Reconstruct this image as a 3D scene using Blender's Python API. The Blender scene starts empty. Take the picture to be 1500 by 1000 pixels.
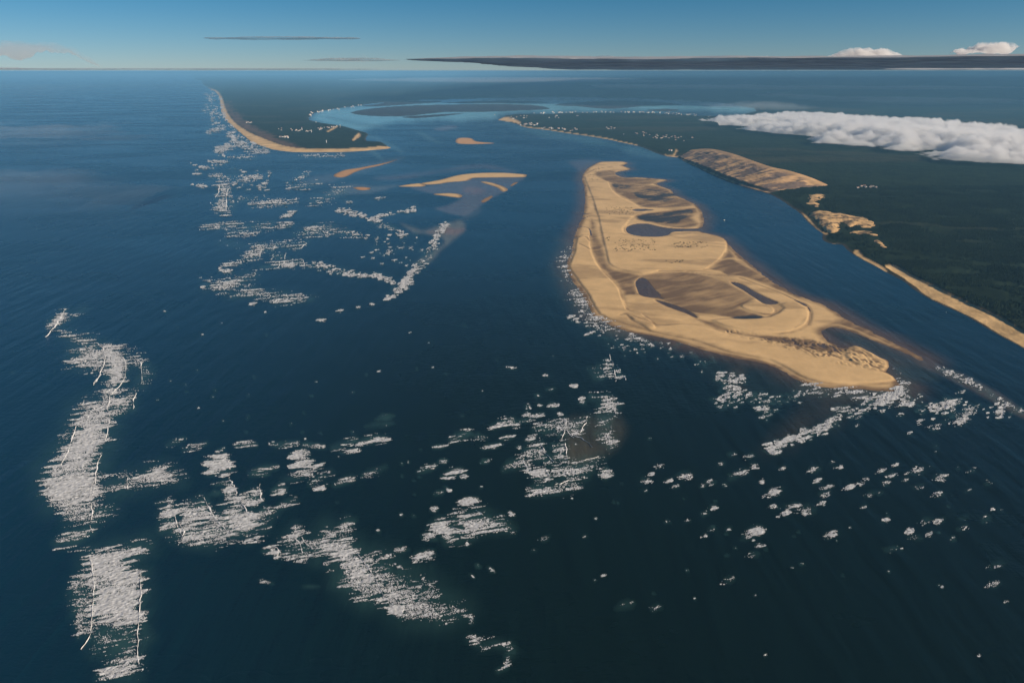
import bpy, math, random
import numpy as np
rng = np.random.default_rng(7)
random.seed(7)
R = math.radians
scene = bpy.context.scene

# ------------------------------------------------------------------ camera
F, UC, VC, VH, ALT = 1000.0, 750.0, 500.0, 104.0, 1000.0     # focal length etc. in pixels of the 1500 px photograph, altitude in m
PITCH = math.atan((VC - VH) / F)
cam_d = bpy.data.cameras.new('camera'); cam = bpy.data.objects.new('camera', cam_d)
scene.collection.objects.link(cam)
cam_d.sensor_width = 36; cam_d.lens = 24.0
cam_d.clip_start = 1; cam_d.clip_end = 600000
cam.location = (0, 0, ALT); cam.rotation_euler = (R(90) - PITCH, 0, 0)
scene.camera = cam

# ------------------------------------------------------------------ sky, sun, exposure
SUN_EL, SUN_AZ = 24.0, 112.0                                  # azimuth clockwise from the view direction (+Y)
world = bpy.data.worlds.new('World'); scene.world = world; world.use_nodes = True
wn, wl = world.node_tree.nodes, world.node_tree.links
bg = wn['Background']; bg.inputs['Strength'].default_value = 0.085
sky = wn.new('ShaderNodeTexSky'); sky.sky_type = 'NISHITA'; sky.sun_disc = False
sky.sun_elevation = R(SUN_EL); sky.sun_rotation = R(SUN_AZ)
sky.altitude = 1000; sky.air_density = 0.8; sky.dust_density = 0.0; sky.ozone_density = 5.0
grade = wn.new('ShaderNodeMix'); grade.data_type = 'RGBA'; grade.blend_type = 'MULTIPLY'; grade.inputs[0].default_value = 1.0
geo = wn.new('ShaderNodeTexCoord'); sep = wn.new('ShaderNodeSeparateXYZ'); ramp = wn.new('ShaderNodeValToRGB')   # winter air: pale rim, deep teal-blue above
wl.new(geo.outputs['Generated'], sep.inputs[0]); wl.new(sep.outputs['Z'], ramp.inputs[0]); wl.new(ramp.outputs[0], grade.inputs[7])
ramp.color_ramp.elements[0].position = 0.0; ramp.color_ramp.elements[0].color = (0.52, 0.55, 0.59, 1)
ramp.color_ramp.elements[1].position = 0.30; ramp.color_ramp.elements[1].color = (0.26, 0.48, 0.60, 1)
_e = ramp.color_ramp.elements.new(0.10); _e.color = (0.22, 0.51, 0.56, 1)
wl.new(sky.outputs[0], grade.inputs[6]); wl.new(grade.outputs[2], bg.inputs['Color'])
sun_d = bpy.data.lights.new('sun', 'SUN'); sun = bpy.data.objects.new('sun', sun_d)
scene.collection.objects.link(sun)
sun_d.energy = 5.0; sun_d.angle = R(0.5); sun_d.color = (1.0, 0.84, 0.64)
from mathutils import Vector
_el, _az = R(SUN_EL), R(SUN_AZ)
SUNV = Vector((math.sin(_az) * math.cos(_el), math.cos(_az) * math.cos(_el), math.sin(_el)))
sun.rotation_euler = SUNV.to_track_quat('Z', 'Y').to_euler()
sun.location = (2000, -1000, 3000)
vs = scene.view_settings
vs.view_transform = 'Standard'; vs.look = 'None'; vs.exposure = 0.35; vs.gamma = 1; vs.use_curve_mapping = False
cy = scene.cycles
cy.use_denoising = True; cy.volume_bounces = 4; cy.max_bounces = 6; cy.transparent_max_bounces = 16
cy.sample_clamp_indirect = 4.0

# ------------------------------------------------------------------ helpers
def ground(u, v, z=0.0):
    """Where the photograph's point (u, v) lies on the level z."""
    u = np.asarray(u, float); v = np.asarray(v, float)
    a = (u - UC) / F; b = (v - VC) / F
    dy = math.cos(PITCH) - b * math.sin(PITCH); dz = -math.sin(PITCH) - b * math.cos(PITCH)
    t = (z - ALT) / dz
    return a * t, dy * t

def hash2(ix, iy, s):
    M = 0xffffffff
    n = (ix.astype(np.int64) * 374761393 + iy.astype(np.int64) * 668265263 + s * 974711) & M
    n = ((n ^ (n >> 13)) * 1274126177) & M
    n = ((n ^ (n >> 15)) * 2246822519) & M
    return ((n ^ (n >> 16)) & 0xffff) / 65535.0

def noise(x, y, s=0):
    ix = np.floor(x); iy = np.floor(y); fx = x - ix; fy = y - iy
    fx = fx * fx * (3 - 2 * fx); fy = fy * fy * (3 - 2 * fy)
    a = hash2(ix, iy, s); b = hash2(ix + 1, iy, s); c = hash2(ix, iy + 1, s); d = hash2(ix + 1, iy + 1, s)
    return (a + (b - a) * fx) * (1 - fy) + (c + (d - c) * fx) * fy

def fbm(x, y, s=0, o=4, g=0.5):
    t = 0; w = 1; n = 0
    for k in range(o):
        t = t + w * noise(x * 2 ** k + 17.3 * k, y * 2 ** k - 9.1 * k, s + k); n += w; w *= g
    return t / n

def smooth(a, b, x):
    t = np.clip((x - a) / (b - a), 0, 1); return t * t * (3 - 2 * t)

def spline(pts, n=4, closed=True):
    p = np.array(pts, float); m = len(p); out = []
    rng_ = range(m if closed else m - 1)
    for i in rng_:
        if closed: a, b, c, d = p[i - 1], p[i], p[(i + 1) % m], p[(i + 2) % m]
        else: a, b, c, d = p[max(i - 1, 0)], p[i], p[i + 1], p[min(i + 2, m - 1)]
        for k in range(n):
            t = k / n
            out.append(0.5 * ((2 * b) + (c - a) * t + (2 * a - 5 * b + 4 * c - d) * t * t + (3 * b - a - 3 * c + d) * t ** 3))
    if not closed: out.append(p[-1])
    return np.array(out)

def sdf(X, Y, poly, closed=True):
    """signed distance, positive inside the polygon"""
    shp = X.shape; x = X.ravel(); y = Y.ravel()
    d2 = np.full(x.shape, 1e30); ins = np.zeros(x.shape, bool); m = len(poly)
    for i in range(m if closed else m - 1):
        ax, ay = poly[i]; bx, by = poly[(i + 1) % m]
        ex, ey = bx - ax, by - ay; L = ex * ex + ey * ey
        if L < 1e-12: continue
        t = np.clip(((x - ax) * ex + (y - ay) * ey) / L, 0, 1)
        d2 = np.minimum(d2, (x - ax - t * ex) ** 2 + (y - ay - t * ey) ** 2)
        if closed and ay != by:
            c = ((ay > y) != (by > y)) & (x < ex * (y - ay) / ey + ax)
            ins ^= c
    d = np.sqrt(d2)
    return (np.where(ins, d, -d) if closed else d).reshape(shp)

def wpoly(pts, n=3, closed=True):
    p = spline(pts, n, closed); x, y = ground(p[:, 0], np.maximum(p[:, 1], 110.0)); return np.stack([x, y], 1)

def crop(x0, y0, s):
    return lambda pts: [(x0 + p[0] / s, y0 + p[1] / s) for p in pts]

col = scene.collection
def link(name, me, mat=None, parent=None):
    o = bpy.data.objects.new(name, me); col.objects.link(o)
    if mat is not None and me is not None: me.materials.append(mat)
    if parent is not None: o.parent = parent
    return o
def tag(o, label, cat=None, kind=None, group=None):
    o['label'] = label
    if cat: o['category'] = cat
    if kind: o['kind'] = kind
    if group: o['group'] = group
    return o
def mesh_np(name, V, Q, attrs=None, smooth_shade=True):
    """mesh from vertex array V and face array Q (n x 3 or n x 4); attrs: name -> (n,3) point colours"""
    V = np.asarray(V, np.float32); Q = np.asarray(Q, np.int32)
    me = bpy.data.meshes.new(name); k = Q.shape[1]
    me.vertices.add(len(V)); me.vertices.foreach_set('co', V.ravel())
    me.loops.add(Q.size); me.loops.foreach_set('vertex_index', Q.ravel())
    me.polygons.add(len(Q)); me.polygons.foreach_set('loop_start', np.arange(0, Q.size, k, dtype=np.int32))
    me.update(calc_edges=True)
    for an, A in (attrs or {}).items():
        at = me.attributes.new(an, 'FLOAT_COLOR', 'POINT')
        A4 = np.ones((len(V), 4), np.float32); A4[:, :3] = A; at.data.foreach_set('color', A4.ravel())
    me.polygons.foreach_set('use_smooth', np.full(len(Q), smooth_shade))
    me.validate(); return me
def grid_faces(nr, nc, keep=None):
    i = np.arange(nr - 1)[:, None] * nc + np.arange(nc - 1)[None, :]
    q = np.stack([i, i + nc, i + nc + 1, i + 1], -1)          # rows run towards the camera: this order faces up
    return q[keep] if keep is not None else q.reshape(-1, 4)
def compact(V, Q, *A):
    used = np.unique(Q); m = np.full(len(V), -1, np.int64); m[used] = np.arange(len(used))
    return (V[used], m[Q]) + tuple(a[used] for a in A)
def mixc(c, d, t):
    t = np.asarray(t)[..., None]; return np.asarray(c) * (1 - t) + np.asarray(d) * t

# ------------------------------------------------------------------ materials
def new_mat(name):
    m = bpy.data.materials.new(name); m.use_nodes = True
    return m, m.node_tree.nodes, m.node_tree.links, m.node_tree.nodes['Principled BSDF']
def node(n, kind, **kw):
    x = n.new(kind)
    for k, v in kw.items(): setattr(x, k, v)
    return x
def tex_noise(n, l, scale, detail=4, rough=0.55, vec=None):
    t = n.new('ShaderNodeTexNoise'); t.inputs['Scale'].default_value = scale; t.inputs['Detail'].default_value = detail
    t.inputs['Roughness'].default_value = rough
    if vec is not None: l.new(vec, t.inputs['Vector'])
    return t
def attr_mat(name, rough, var, var_scale, bump, bump_scale, spec=0.2, stretch=None):
    """ground whose own colour is stored per point ('tint'), with fine mottling and relief"""
    m, n, l, b = new_mat(name)
    at = node(n, 'ShaderNodeAttribute', attribute_name='tint')
    tc = n.new('ShaderNodeTexCoord'); vec = tc.outputs['Object']
    if stretch:
        mp = n.new('ShaderNodeMapping'); mp.inputs['Scale'].default_value = stretch[:3]; mp.inputs['Rotation'].default_value = (0, 0, stretch[3])
        l.new(vec, mp.inputs['Vector']); vec = mp.outputs[0]
    t = tex_noise(n, l, var_scale, 6, 0.6, vec)
    mr = n.new('ShaderNodeMapRange'); mr.inputs[1].default_value = 0.3; mr.inputs[2].default_value = 0.7
    mr.inputs[3].default_value = 1 - var; mr.inputs[4].default_value = 1 + var
    l.new(t.outputs['Fac'], mr.inputs[0])
    mx = node(n, 'ShaderNodeVectorMath', operation='SCALE'); l.new(at.outputs['Color'], mx.inputs[0]); l.new(mr.outputs[0], mx.inputs['Scale'])
    l.new(mx.outputs[0], b.inputs['Base Color'])
    b.inputs['Roughness'].default_value = rough; b.inputs['Specular IOR Level'].default_value = spec
    if bump:
        t2 = tex_noise(n, l, bump_scale, 5, 0.6, vec)
        bp = n.new('ShaderNodeBump'); bp.inputs['Strength'].default_value = 1; bp.inputs['Distance'].default_value = bump
        l.new(t2.outputs['Fac'], bp.inputs['Height']); l.new(bp.outputs[0], b.inputs['Normal'])
    return m
M_SAND = attr_mat('sand', 0.9, 0.10, 0.012, 1.2, 0.03)
M_LAND = attr_mat('forest_floor', 1.0, 0.35, 0.006, 8, 0.02, 0.0)
M_DUNE = attr_mat('dune_sand', 0.95, 0.16, 0.008, 2.0, 0.02, 0.1)

def sea_material():
    m, n, l, b = new_mat('sea_water')
    at = node(n, 'ShaderNodeAttribute', attribute_name='tint')
    tc = n.new('ShaderNodeTexCoord')
    l.new(at.outputs['Color'], b.inputs['Base Color'])
    b.inputs['IOR'].default_value = 1.33; b.inputs['Specular IOR Level'].default_value = 0.38
    def mapping(rot, sc):
        mp = n.new('ShaderNodeMapping'); mp.inputs['Rotation'].default_value = (0, 0, rot); mp.inputs['Scale'].default_value = sc
        l.new(tc.outputs['Object'], mp.inputs['Vector']); return mp.outputs[0]
    big = tex_noise(n, l, 0.0006, 5, 0.6, mapping(0.5, (1, 2.2, 1)))          # slicks and gusts
    mr = n.new('ShaderNodeMapRange'); mr.inputs[1].default_value = 0.35; mr.inputs[2].default_value = 0.7
    mr.inputs[3].default_value = 0.20; mr.inputs[4].default_value = 0.34
    l.new(big.outputs['Fac'], mr.inputs[0]); l.new(mr.outputs[0], b.inputs['Roughness'])
    swell = tex_noise(n, l, 0.012, 3, 0.5, mapping(0.35, (1.6, 0.35, 1)))      # long-crested swell
    chop = tex_noise(n, l, 0.05, 5, 0.65, mapping(-0.5, (0.6, 1.5, 1)))
    ad = node(n, 'ShaderNodeMath', operation='MULTIPLY_ADD'); ad.inputs[1].default_value = 0.22
    l.new(chop.outputs['Fac'], ad.inputs[0]); l.new(swell.outputs['Fac'], ad.inputs[2])
    bp = n.new('ShaderNodeBump'); bp.inputs['Strength'].default_value = 1; bp.inputs['Distance'].default_value = 6.5
    l.new(ad.outputs[0], bp.inputs['Height']); l.new(bp.outputs[0], b.inputs['Normal'])
    return m
M_SEA = sea_material()
def flat_mat(name, c, rough=0.8, spec=0.2, var=0.0, vs_=1.0):
    m, n, l, b = new_mat(name)
    b.inputs['Base Color'].default_value = (*c, 1); b.inputs['Roughness'].default_value = rough; b.inputs['Specular IOR Level'].default_value = spec
    if var:
        tc = n.new('ShaderNodeTexCoord'); t = tex_noise(n, l, vs_, 4, 0.6, tc.outputs['Object'])
        mr = n.new('ShaderNodeMapRange'); mr.inputs[1].default_value = 0.3; mr.inputs[2].default_value = 0.7; mr.inputs[3].default_value = 1 - var; mr.inputs[4].default_value = 1 + var
        l.new(t.outputs['Fac'], mr.inputs[0])
        mx = node(n, 'ShaderNodeVectorMath', operation='SCALE'); mx.inputs[0].default_value = c; l.new(mr.outputs[0], mx.inputs['Scale'])
        l.new(mx.outputs[0], b.inputs['Base Color'])
    return m
M_FOAM = flat_mat('foam', (0.52, 0.535, 0.55), 0.9, 0.1, 0.35, 0.12)
M_CREST = flat_mat('crest_foam', (0.85, 0.85, 0.84), 0.8, 0.2, 0.06, 0.2)
M_PINE = flat_mat('pine_needles', (0.020, 0.030, 0.017), 1.0, 0.0, 0.4, 0.004)
M_CLOUD = flat_mat('cloud_white', (0.85, 0.85, 0.86), 1.0, 0.0)
def thin_cloud_mat(name, t0, t1):
    m = bpy.data.materials.new(name); m.use_nodes = True; n = m.node_tree.nodes; l = m.node_tree.links; n.remove(n['Principled BSDF'])
    a = n.new('ShaderNodeBsdfDiffuse'); a.inputs[0].default_value = (0.72, 0.76, 0.82, 1)
    b = n.new('ShaderNodeBsdfTranslucent'); b.inputs[0].default_value = (0.15, 0.24, 0.37, 1)  # blue skylight put into the transmitted colour; the cloud itself is white
    c = n.new('ShaderNodeBsdfTransparent'); x = n.new('ShaderNodeMixShader'); x.inputs[0].default_value = 0.5; y = n.new('ShaderNodeMixShader')
    tc = n.new('ShaderNodeTexCoord'); t = tex_noise(n, l, 0.0009, 5, 0.6, tc.outputs['Object'])
    mr = n.new('ShaderNodeMapRange'); mr.inputs[1].default_value = 0.3; mr.inputs[2].default_value = 0.65; mr.inputs[3].default_value = t0; mr.inputs[4].default_value = t1
    l.new(t.outputs['Fac'], mr.inputs[0]); l.new(mr.outputs[0], y.inputs[0])
    l.new(a.outputs[0], x.inputs[1]); l.new(b.outputs[0], x.inputs[2]); l.new(x.outputs[0], y.inputs[1]); l.new(c.outputs[0], y.inputs[2]); l.new(y.outputs[0], n['Material Output'].inputs['Surface'])
    return m
M_THIN = thin_cloud_mat('thin_stratus', 0.42, 0.14); M_VEIL = thin_cloud_mat('veil_cloud', 0.85, 0.5)

DRY = np.array([0.66, 0.445, 0.215]); WET = np.array([0.175, 0.110, 0.062]); MUD = np.array([0.085, 0.07, 0.065])
PINE = np.array([0.016, 0.025, 0.015])
DEEP = np.array([0.0022, 0.010, 0.015])

# ------------------------------------------------------------------ outlines surveyed from the photograph
c5 = crop(800, 220, 3.75); c6 = crop(900, 350, 3.3333); cb = crop(550, 220, 5.99); c2 = crop(400, 100, 3.75); cf = crop(400, 120, 6.82)
cp = crop(980, 210, 6.0); cd = crop(1140, 240, 6.25); cn = crop(500, 110, 3.75); ca = crop(720, 130, 5.0)
BANK = [(878.7,237.3),(872,240),(861,246.7),(854.7,254.7),(852.5,262.7),(856,273),(857,284),(857,297),(854.7,313),(850.7,324),(845,337),(840,353),(837,369),
 (831.5,382.7),(830.7,393),(836,406.7),(845,420),(854.7,433),(862.7,449),(870.7,462.7),(888,473),(908,482),(930,488),(952,491),(976,496),(1000,503),(1030,512),(1060,520),
 (1086,526),(1110,530),(1140,539),(1158,551),(1179,561),(1200,566),(1230,568.5),(1260,569.5),(1290,573),(1314,571),(1318,563),(1308,554),(1297.5,545),(1296,533),(1300,528.5),
 (1287,522.5),(1260,509),(1251,506),(1236,511),(1224,505),(1212,499),(1206,491),(1203,485),(1218,479),(1245,485),(1275,497),(1305,509),(1329,518),(1347,527),(1350,523),(1326,510),
 (1299,497),(1269,482),(1239,467),(1218,453),(1200,444),(1179,437),(1158,428),(1134,414),(1116,401),(1098,386),(1080,371),(1067,358),(1058.7,348),(1040,342.7),(1026,339),
 (1028,333),(1031,326.7),(1029,312),(1018.7,300),(1000,290.7),(986.7,285),(984,278.7),(966,272),(963,268),(978.7,264),(960,262),(933,260),(912,260),(901,253),(920,249.5),(922.7,246.7),
 (912,242.7),(920,239.5),(912,236.8),(890.7,236.8)]
LAGOONS = [c5([(440,430),(460,415),(500,405),(560,405),(620,420),(700,430),(800,432),(880,425),(880,440),(830,445),(760,445),(690,450),(670,465),(620,475),(560,475),(500,470),(450,455)]),
 c6([(570,210),(620,220),(680,255),(740,285),(800,312),(740,318),(690,290),(630,250),(585,225)]),
 c6([(104,210),(130,190),(160,200),(190,240),(225,275),(190,285),(130,275),(110,240)]),
 c6([(200,298),(260,312),(330,335),(385,365),(400,385),(340,358),(260,330)]),
 c5([(475,327),(520,323),(590,328),(540,334),(490,334)])]
FILM = [c5([(500,365),(560,350),(640,345),(740,330),(800,328),(800,355),(740,385),(720,405),(640,400),(570,392),(520,382)]),
 c5([(360,182),(420,195),(470,200)]), c5([(480,235),(560,215),(660,225),(720,255),(660,283),(590,280),(510,262)]), c5([(360,185),(430,190),(480,205),(430,212),(375,205)]),
 c6([(1015,445),(1060,440),(1110,470),(1160,520),(1110,535),(1060,505),(1030,480)]),
 c6([(560,385),(640,372),(720,378),(715,390),(640,395)])]
WETS = [c5([(355,180),(400,170),(500,190),(600,195),(690,225),(705,250),(800,285),(825,298),(760,312),(620,318),(520,312),(450,272),(385,240),(350,200)]),
 c5([(265,120),(380,112),(405,150),(500,155),(620,162),(570,190),(420,186),(350,180),(285,150)]),
 c5([(480,362),(520,350),(620,338),(740,325),(820,318),(835,340),(800,375),(845,405),(800,425),(700,425),(620,412),(570,398),(500,385)]),
 c5([(245,375),(268,400),(282,470),(310,520),(330,600),(352,645),(400,665),(525,690),(492,720),(500,795),(430,800),(455,890),(410,770),(350,700),(290,640),(262,590),(242,530),(238,440)]),
 c6([(104,205),(135,178),(240,166),(330,162),(430,175),(520,198),(580,228),(640,262),(690,292),(640,325),(620,340),(680,362),(718,380),(700,392),(600,388),(480,372),(395,362),(330,345),(230,300),(120,275)]),
 c5([(880,650),(960,605),(1030,600),(1100,640),(1150,660),(1250,720),(1400,800),(1470,850),(1300,780),(1180,730),(1060,690),(1000,690),(950,665)]),
 c5([(990,520),(1010,545),(1045,590),(1000,595),(960,600),(985,560)]),
 c6([(200,300),(330,345),(400,390),(480,405),(560,440),(680,468),(830,478),(1000,500),(1110,540),(1085,560),(900,530),(700,485),(560,462),(450,422),(360,372),(240,330)]),
 c6([(880,300),(930,320),(960,380),(900,430),(860,450),(900,400),(925,360)]),
 c6([(1000,440),(1060,425),(1100,420),(1180,450),(1300,500),(1430,560),(1495,590),(1420,540),(1300,475),(1180,415),(1110,385),(1060,400)])]
PLATEAU = [c5([(300,345),(420,330),(560,338),(520,350),(468,372),(428,430),(440,462),(520,482),(680,470),(800,455),(900,468),(968,488),(992,520),(972,580),(900,640),(850,662),(720,662),(620,662),(530,682),(400,652),(350,625),(332,560),(312,480),(292,380),(262,280),(232,200),(215,150),(280,160),(340,175),(350,200),(385,245),(440,275),(520,318),(420,320)]),
 c5([(175,480),(235,470),(240,530),(262,600),(300,660),(350,710),(400,770),(440,880),(520,900),(600,970),(560,985),(420,950),(300,900),(240,800),(160,690),(130,640),(160,560)]),
 c6([(60,370),(200,425),(320,420),(450,440),(560,470),(700,490),(880,535),(1100,590),(1200,625),(1310,650),(1370,690),(1250,705),(1060,705),(940,680),(860,640),(760,590),(560,550),(380,490),(180,450)]),
 c6([(620,325),(680,310),(740,322),(782,350),(765,368),(700,362),(640,345)]),
 c6([(480,400),(620,395),(760,385),(830,340),(800,318),(900,315),(950,360),(930,420),(850,455),(740,462),(620,445)]),
 c6([(1150,530),(1200,530),(1290,580),(1330,600),(1315,645),(1200,620),(1130,575)])]
SCARPS = [c5(q) for q in ([(165,482),(215,478),(240,502)], [(180,515),(220,535),(242,548)], [(188,418),(235,430),(246,470)], [(200,376),(240,364)], [(210,352),(250,350)], [(405,910),(440,905),(465,932)], [(468,920),(560,940),(602,972)],
 [(620,664),(760,666),(900,686),(1000,688)], [(500,790),(600,800),(640,815)], [(1060,700),(1180,745),(1300,790),(1420,850)], [(1410,840),(1450,880),(1440,960)], [(220,130),(270,105),(340,95),(430,92)])]
RIPPLE = c6([(400,400),(560,440),(700,465),(900,470),(1100,530),(1200,535),(1310,600),(1310,650),(1180,630),(1000,590),(800,530),(560,470)])

# ------------------------------------------------------------------ terrain patches
def patch(outline, res, pad=6, vmin=110.5, bounds=None):
    """A net of points over an outline, finer where the photograph shows more; X, Y on the ground, and the outline's signed distance in metres"""
    p = np.array(outline)
    u0, u1, v0, v1 = bounds or (p[:, 0].min() - pad, p[:, 0].max() + pad, max(p[:, 1].min() - pad, vmin), p[:, 1].max() + pad)
    us = np.arange(u0, u1 + res, res); vs_ = np.arange(v0, v1 + res, res)
    U, V = np.meshgrid(us, vs_); X, Y = ground(U, V)
    return U, V, X, Y
def build_patch(name, X, Y, Z, tint, keep, mat, label, kind='structure', cat=None):
    nr, nc = X.shape
    kf = keep[:-1, :-1] | keep[1:, :-1] | keep[:-1, 1:] | keep[1:, 1:]
    Q = grid_faces(nr, nc, kf)
    V = np.stack([X, Y, Z], -1).reshape(-1, 3)
    V, Q, T = compact(V, Q, tint.reshape(-1, 3))
    return tag(link(name, mesh_np(name, V, Q, {'tint': T}), mat), label, cat, kind)

def make_bank():
    U, V, X, Y = patch(BANK, 0.9)
    wob = (fbm(X / 60, Y / 60, 3) - 0.5) * 16
    d = sdf(X, Y, wpoly(BANK, 2))
    z = np.where(d > 0, 2.2 * (1 - np.exp(-np.maximum(d, 0) / 45)), np.maximum(d * 0.05, -4))
    wet = 0.95 * smooth(20 + 40 * fbm(X / 300, Y / 300, 4), 4, d + wob * 0.8)
    far = np.hypot(X, Y)
    for w in WETS:
        if len(w) < 4: continue
        dw = sdf(X, Y, wpoly(w, 2)) + wob
        m = smooth(-10 - far * 0.002, 14 + far * 0.004, dw); wet = np.maximum(wet, m * 0.9); z = z * (1 - 0.7 * m)
    for w in PLATEAU:
        dw = sdf(X, Y, wpoly(w, 2)) + wob * 0.4
        m = smooth(-9, 9, dw); z = z + 3.4 * m; wet = np.maximum(wet * (1 - m), 0.6 * smooth(-26, -5, dw) * smooth(5, -3, dw) * smooth(0.35, 0.6, fbm(X / 200, Y / 200, 6)))  # dark outline below each terrace edge: scarp shading put into the tint
    # streaks of drainage in the wet flats
    ang = 0.6; xr = X * math.cos(ang) + Y * math.sin(ang); yr = -X * math.sin(ang) + Y * math.cos(ang)
    wx = 60 * (fbm(X / 170, Y / 170, 12, 3) - 0.5); st = 0.6 * fbm((xr + wx) / 210, (yr + wx) / 34, 11, 5, 0.6) + 0.4 * fbm(X / 150, Y / 150, 13, 4)
    wet = np.clip(wet * (0.55 + 0.85 * smooth(0.2, 0.8, st)), 0, 1)
    wet = np.maximum(wet, 0.42 * smooth(0.52, 0.70, fbm(X / 240 + Y / 300, Y / 110, 14, 5)))
    z = z + (fbm(X / 45, Y / 30, 5) - 0.5) * 0.8 + (st - 0.5) * 0.5 * wet
    for ln in SCARPS:
        ds = sdf(X, Y, wpoly(ln, 3, False), False) + np.abs(wob) * 0.25
        wet = np.maximum(wet, 0.75 * smooth(1.5 + far * 0.0022, 0.5, ds)); z = z - 1.6 * smooth(16, 0, ds)  # scarp shading lines painted with the wet-sand tone
    # large ripples
    r = smooth(-20, 30, sdf(X, Y, wpoly(RIPPLE, 2)))
    rip = noise(X / 9 + 2.0 * noise(X / 40, Y / 40, 8), Y / 17, 9) - 0.5
    rm = r * smooth(0.30, 0.55, fbm(X / 120, Y / 60, 23)); z = z + rip * 4.0 * rm; wet = np.maximum(wet, 0.85 * rm * smooth(0.05, -0.15, rip))
    r2 = np.sin((X * 0.75 + Y * 0.66) / 3.4 + 5 * fbm(X / 50, Y / 50, 31)); z = z + 0.16 * r2 * smooth(2600, 1900, far) * (d > 12)
    film = np.zeros_like(z)
    for w in FILM:
        if len(w) < 4: continue
        film = np.maximum(film, smooth(-6, 10, sdf(X, Y, wpoly(w, 2)) + wob))
    for w in LAGOONS:
        dl = sdf(X, Y, wpoly(w, 3)) + wob * 0.15
        z = np.where(dl > 0, np.minimum(z, -1.2), np.minimum(z, 0.15 + np.maximum(-dl, 0) * 0.16)); wet = np.maximum(wet, 0.8 * smooth(-10, 0, dl))
    tint = mixc(DRY, WET, wet); tint = mixc(tint, np.array([0.030, 0.036, 0.050]), film * smooth(0.25, 0.6, st))
    tint = tint * (0.9 + 0.2 * fbm(X / 220, Y / 120, 40))[..., None]
    # grass tufts as sparse dark specks
    build_patch('sandbank_land', X, Y, z, tint, d > -40, M_SAND, 'large golden sandbank island with dark tidal lagoons and wet channels')
    return X, Y, z
bankXYZ = make_bank()

def sandbar(pts, label, top=1.6, res=0.8, tintmul=(1, 1, 1)):
    U, V, X, Y = patch(pts, res, 3)
    d = sdf(X, Y, wpoly(pts, 3)) + (fbm(X / 50, Y / 50, 61) - 0.5) * 14
    z = np.where(d > 0, top * (1 - np.exp(-np.maximum(d, 0) / 40)), np.maximum(d * 0.05, -4)) + (fbm(X / 70, Y / 60, 5) - 0.5) * 0.5
    wet = smooth(45, 5, d)
    tint = mixc(DRY * tintmul, WET, wet * 0.8)
    return build_patch('sandbar_land', X, Y, z, tint, d > -60, M_SAND, label)
sandbar(cb([(190,318),(330,295),(400,291),(440,316),(330,323)]), 'small tapering sandbar at the tail of the mid-channel shoal', 1.2)
sandbar(cb([(400,290),(560,262),(700,224),(860,203),(1100,198),(1310,213),(1322,227),(1290,239),(1000,241),(860,246),(800,270),(640,283),(560,297),(440,303)]), 'long golden sandbar along the top of the mid-channel shoal', 2.4)
sandbar(cb([(500,386),(640,377),(730,384),(757,400),(735,418),(600,402)]), 'finger-shaped golden sandbar with rounded end in the shoal water', 1.6)
sandbar(cb([(920,280),(1020,284),(1162,340),(1115,367),(1060,325)]), 'curved hook of golden sand on the violet tidal flat', 1.6)
sandbar(cb([(930,445),(1000,405),(1030,410),(950,462)]), 'small reddish wet sandbar on the shoal edge above the deep channel', 0.9, tintmul=(0.7, 0.6, 0.6))
sandbar(cb([(1180,310),(1220,285),(1250,285),(1200,318)]), 'tiny sandbar at the pointed end of the shoal', 1.0, tintmul=(0.8, 0.7, 0.65))
sandbar(c2([(330,592),(380,562),(470,547),(600,522),(690,500),(600,532),(480,560),(390,600)]), 'thin pinkish sandbar curving off the wooded cape', 0.8, tintmul=(0.75, 0.62, 0.58))
sandbar(c2([(440,656),(480,652),(533,656),(525,669),(470,670)]), 'short pink sandbar tail among the breakers', 0.8, tintmul=(0.75, 0.6, 0.55))
sandbar(c2([(1002,402),(1020,383),(1090,385),(1120,403),(1230,412),(1100,418),(1020,415)]), 'little flat sandbar alone in the bay entrance', 1.2, tintmul=(0.85, 0.7, 0.62))

# ------------------------------------------------------------------ the wooded cape and the mainland
CAPE = [(303,128),(314,134),(320.6,141),(323,151),(324.5,163),(331,175),(340,184),(350,193),(361,202),(368,208),(381,213),(398,218.5),(429,222.6),(473,223),(517,222),(546.6,219.7),(568.6,218),(571.6,216),(567,214),
 (560,208.7),(552.5,207.7),(536,206.5),(535.6,202),(539,196),(529,192.6),(517,189),(502.6,185),(482,182),(466,179.4),(452.8,175.7),(454,171),(461.6,165.5),(476,161.8),(502.6,158),(529,154.5),(546.6,151.5),
 (600,147.5),(660,145.5),(760,143),(880,143),(980,146),(1050,150),(1100,158),(1130,158),(1160,140),(1160,110.6),(900,110.6),(600,110.6),(290,110.6),(294,118)]
CAPE_BEACH = [(300,128),(314,134),(320,141),(322,151),(323,163),(330,175),(340,184),(350,193),(361,202),(368,208),(381,213.5),(398,219.5),(429,224),(473,225),(517,224),(546.6,221),(572,218),(568,214.5),
 (540,217),(510,218.5),(470,219),(440,218),(415,214),(400,209),(385,203),(370,197),(356,189),(344,180),(336,170),(330,158),(327,147),(323,139),(317,133)]
CAPE_SCRUB = [(330,158),(336,170),(344,180),(356,189),(370,197),(385,203),(415,214),(440,218),(425,211),(405,203),(385,193),(368,184),(352,172),(340,160),(332,148)]
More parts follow.
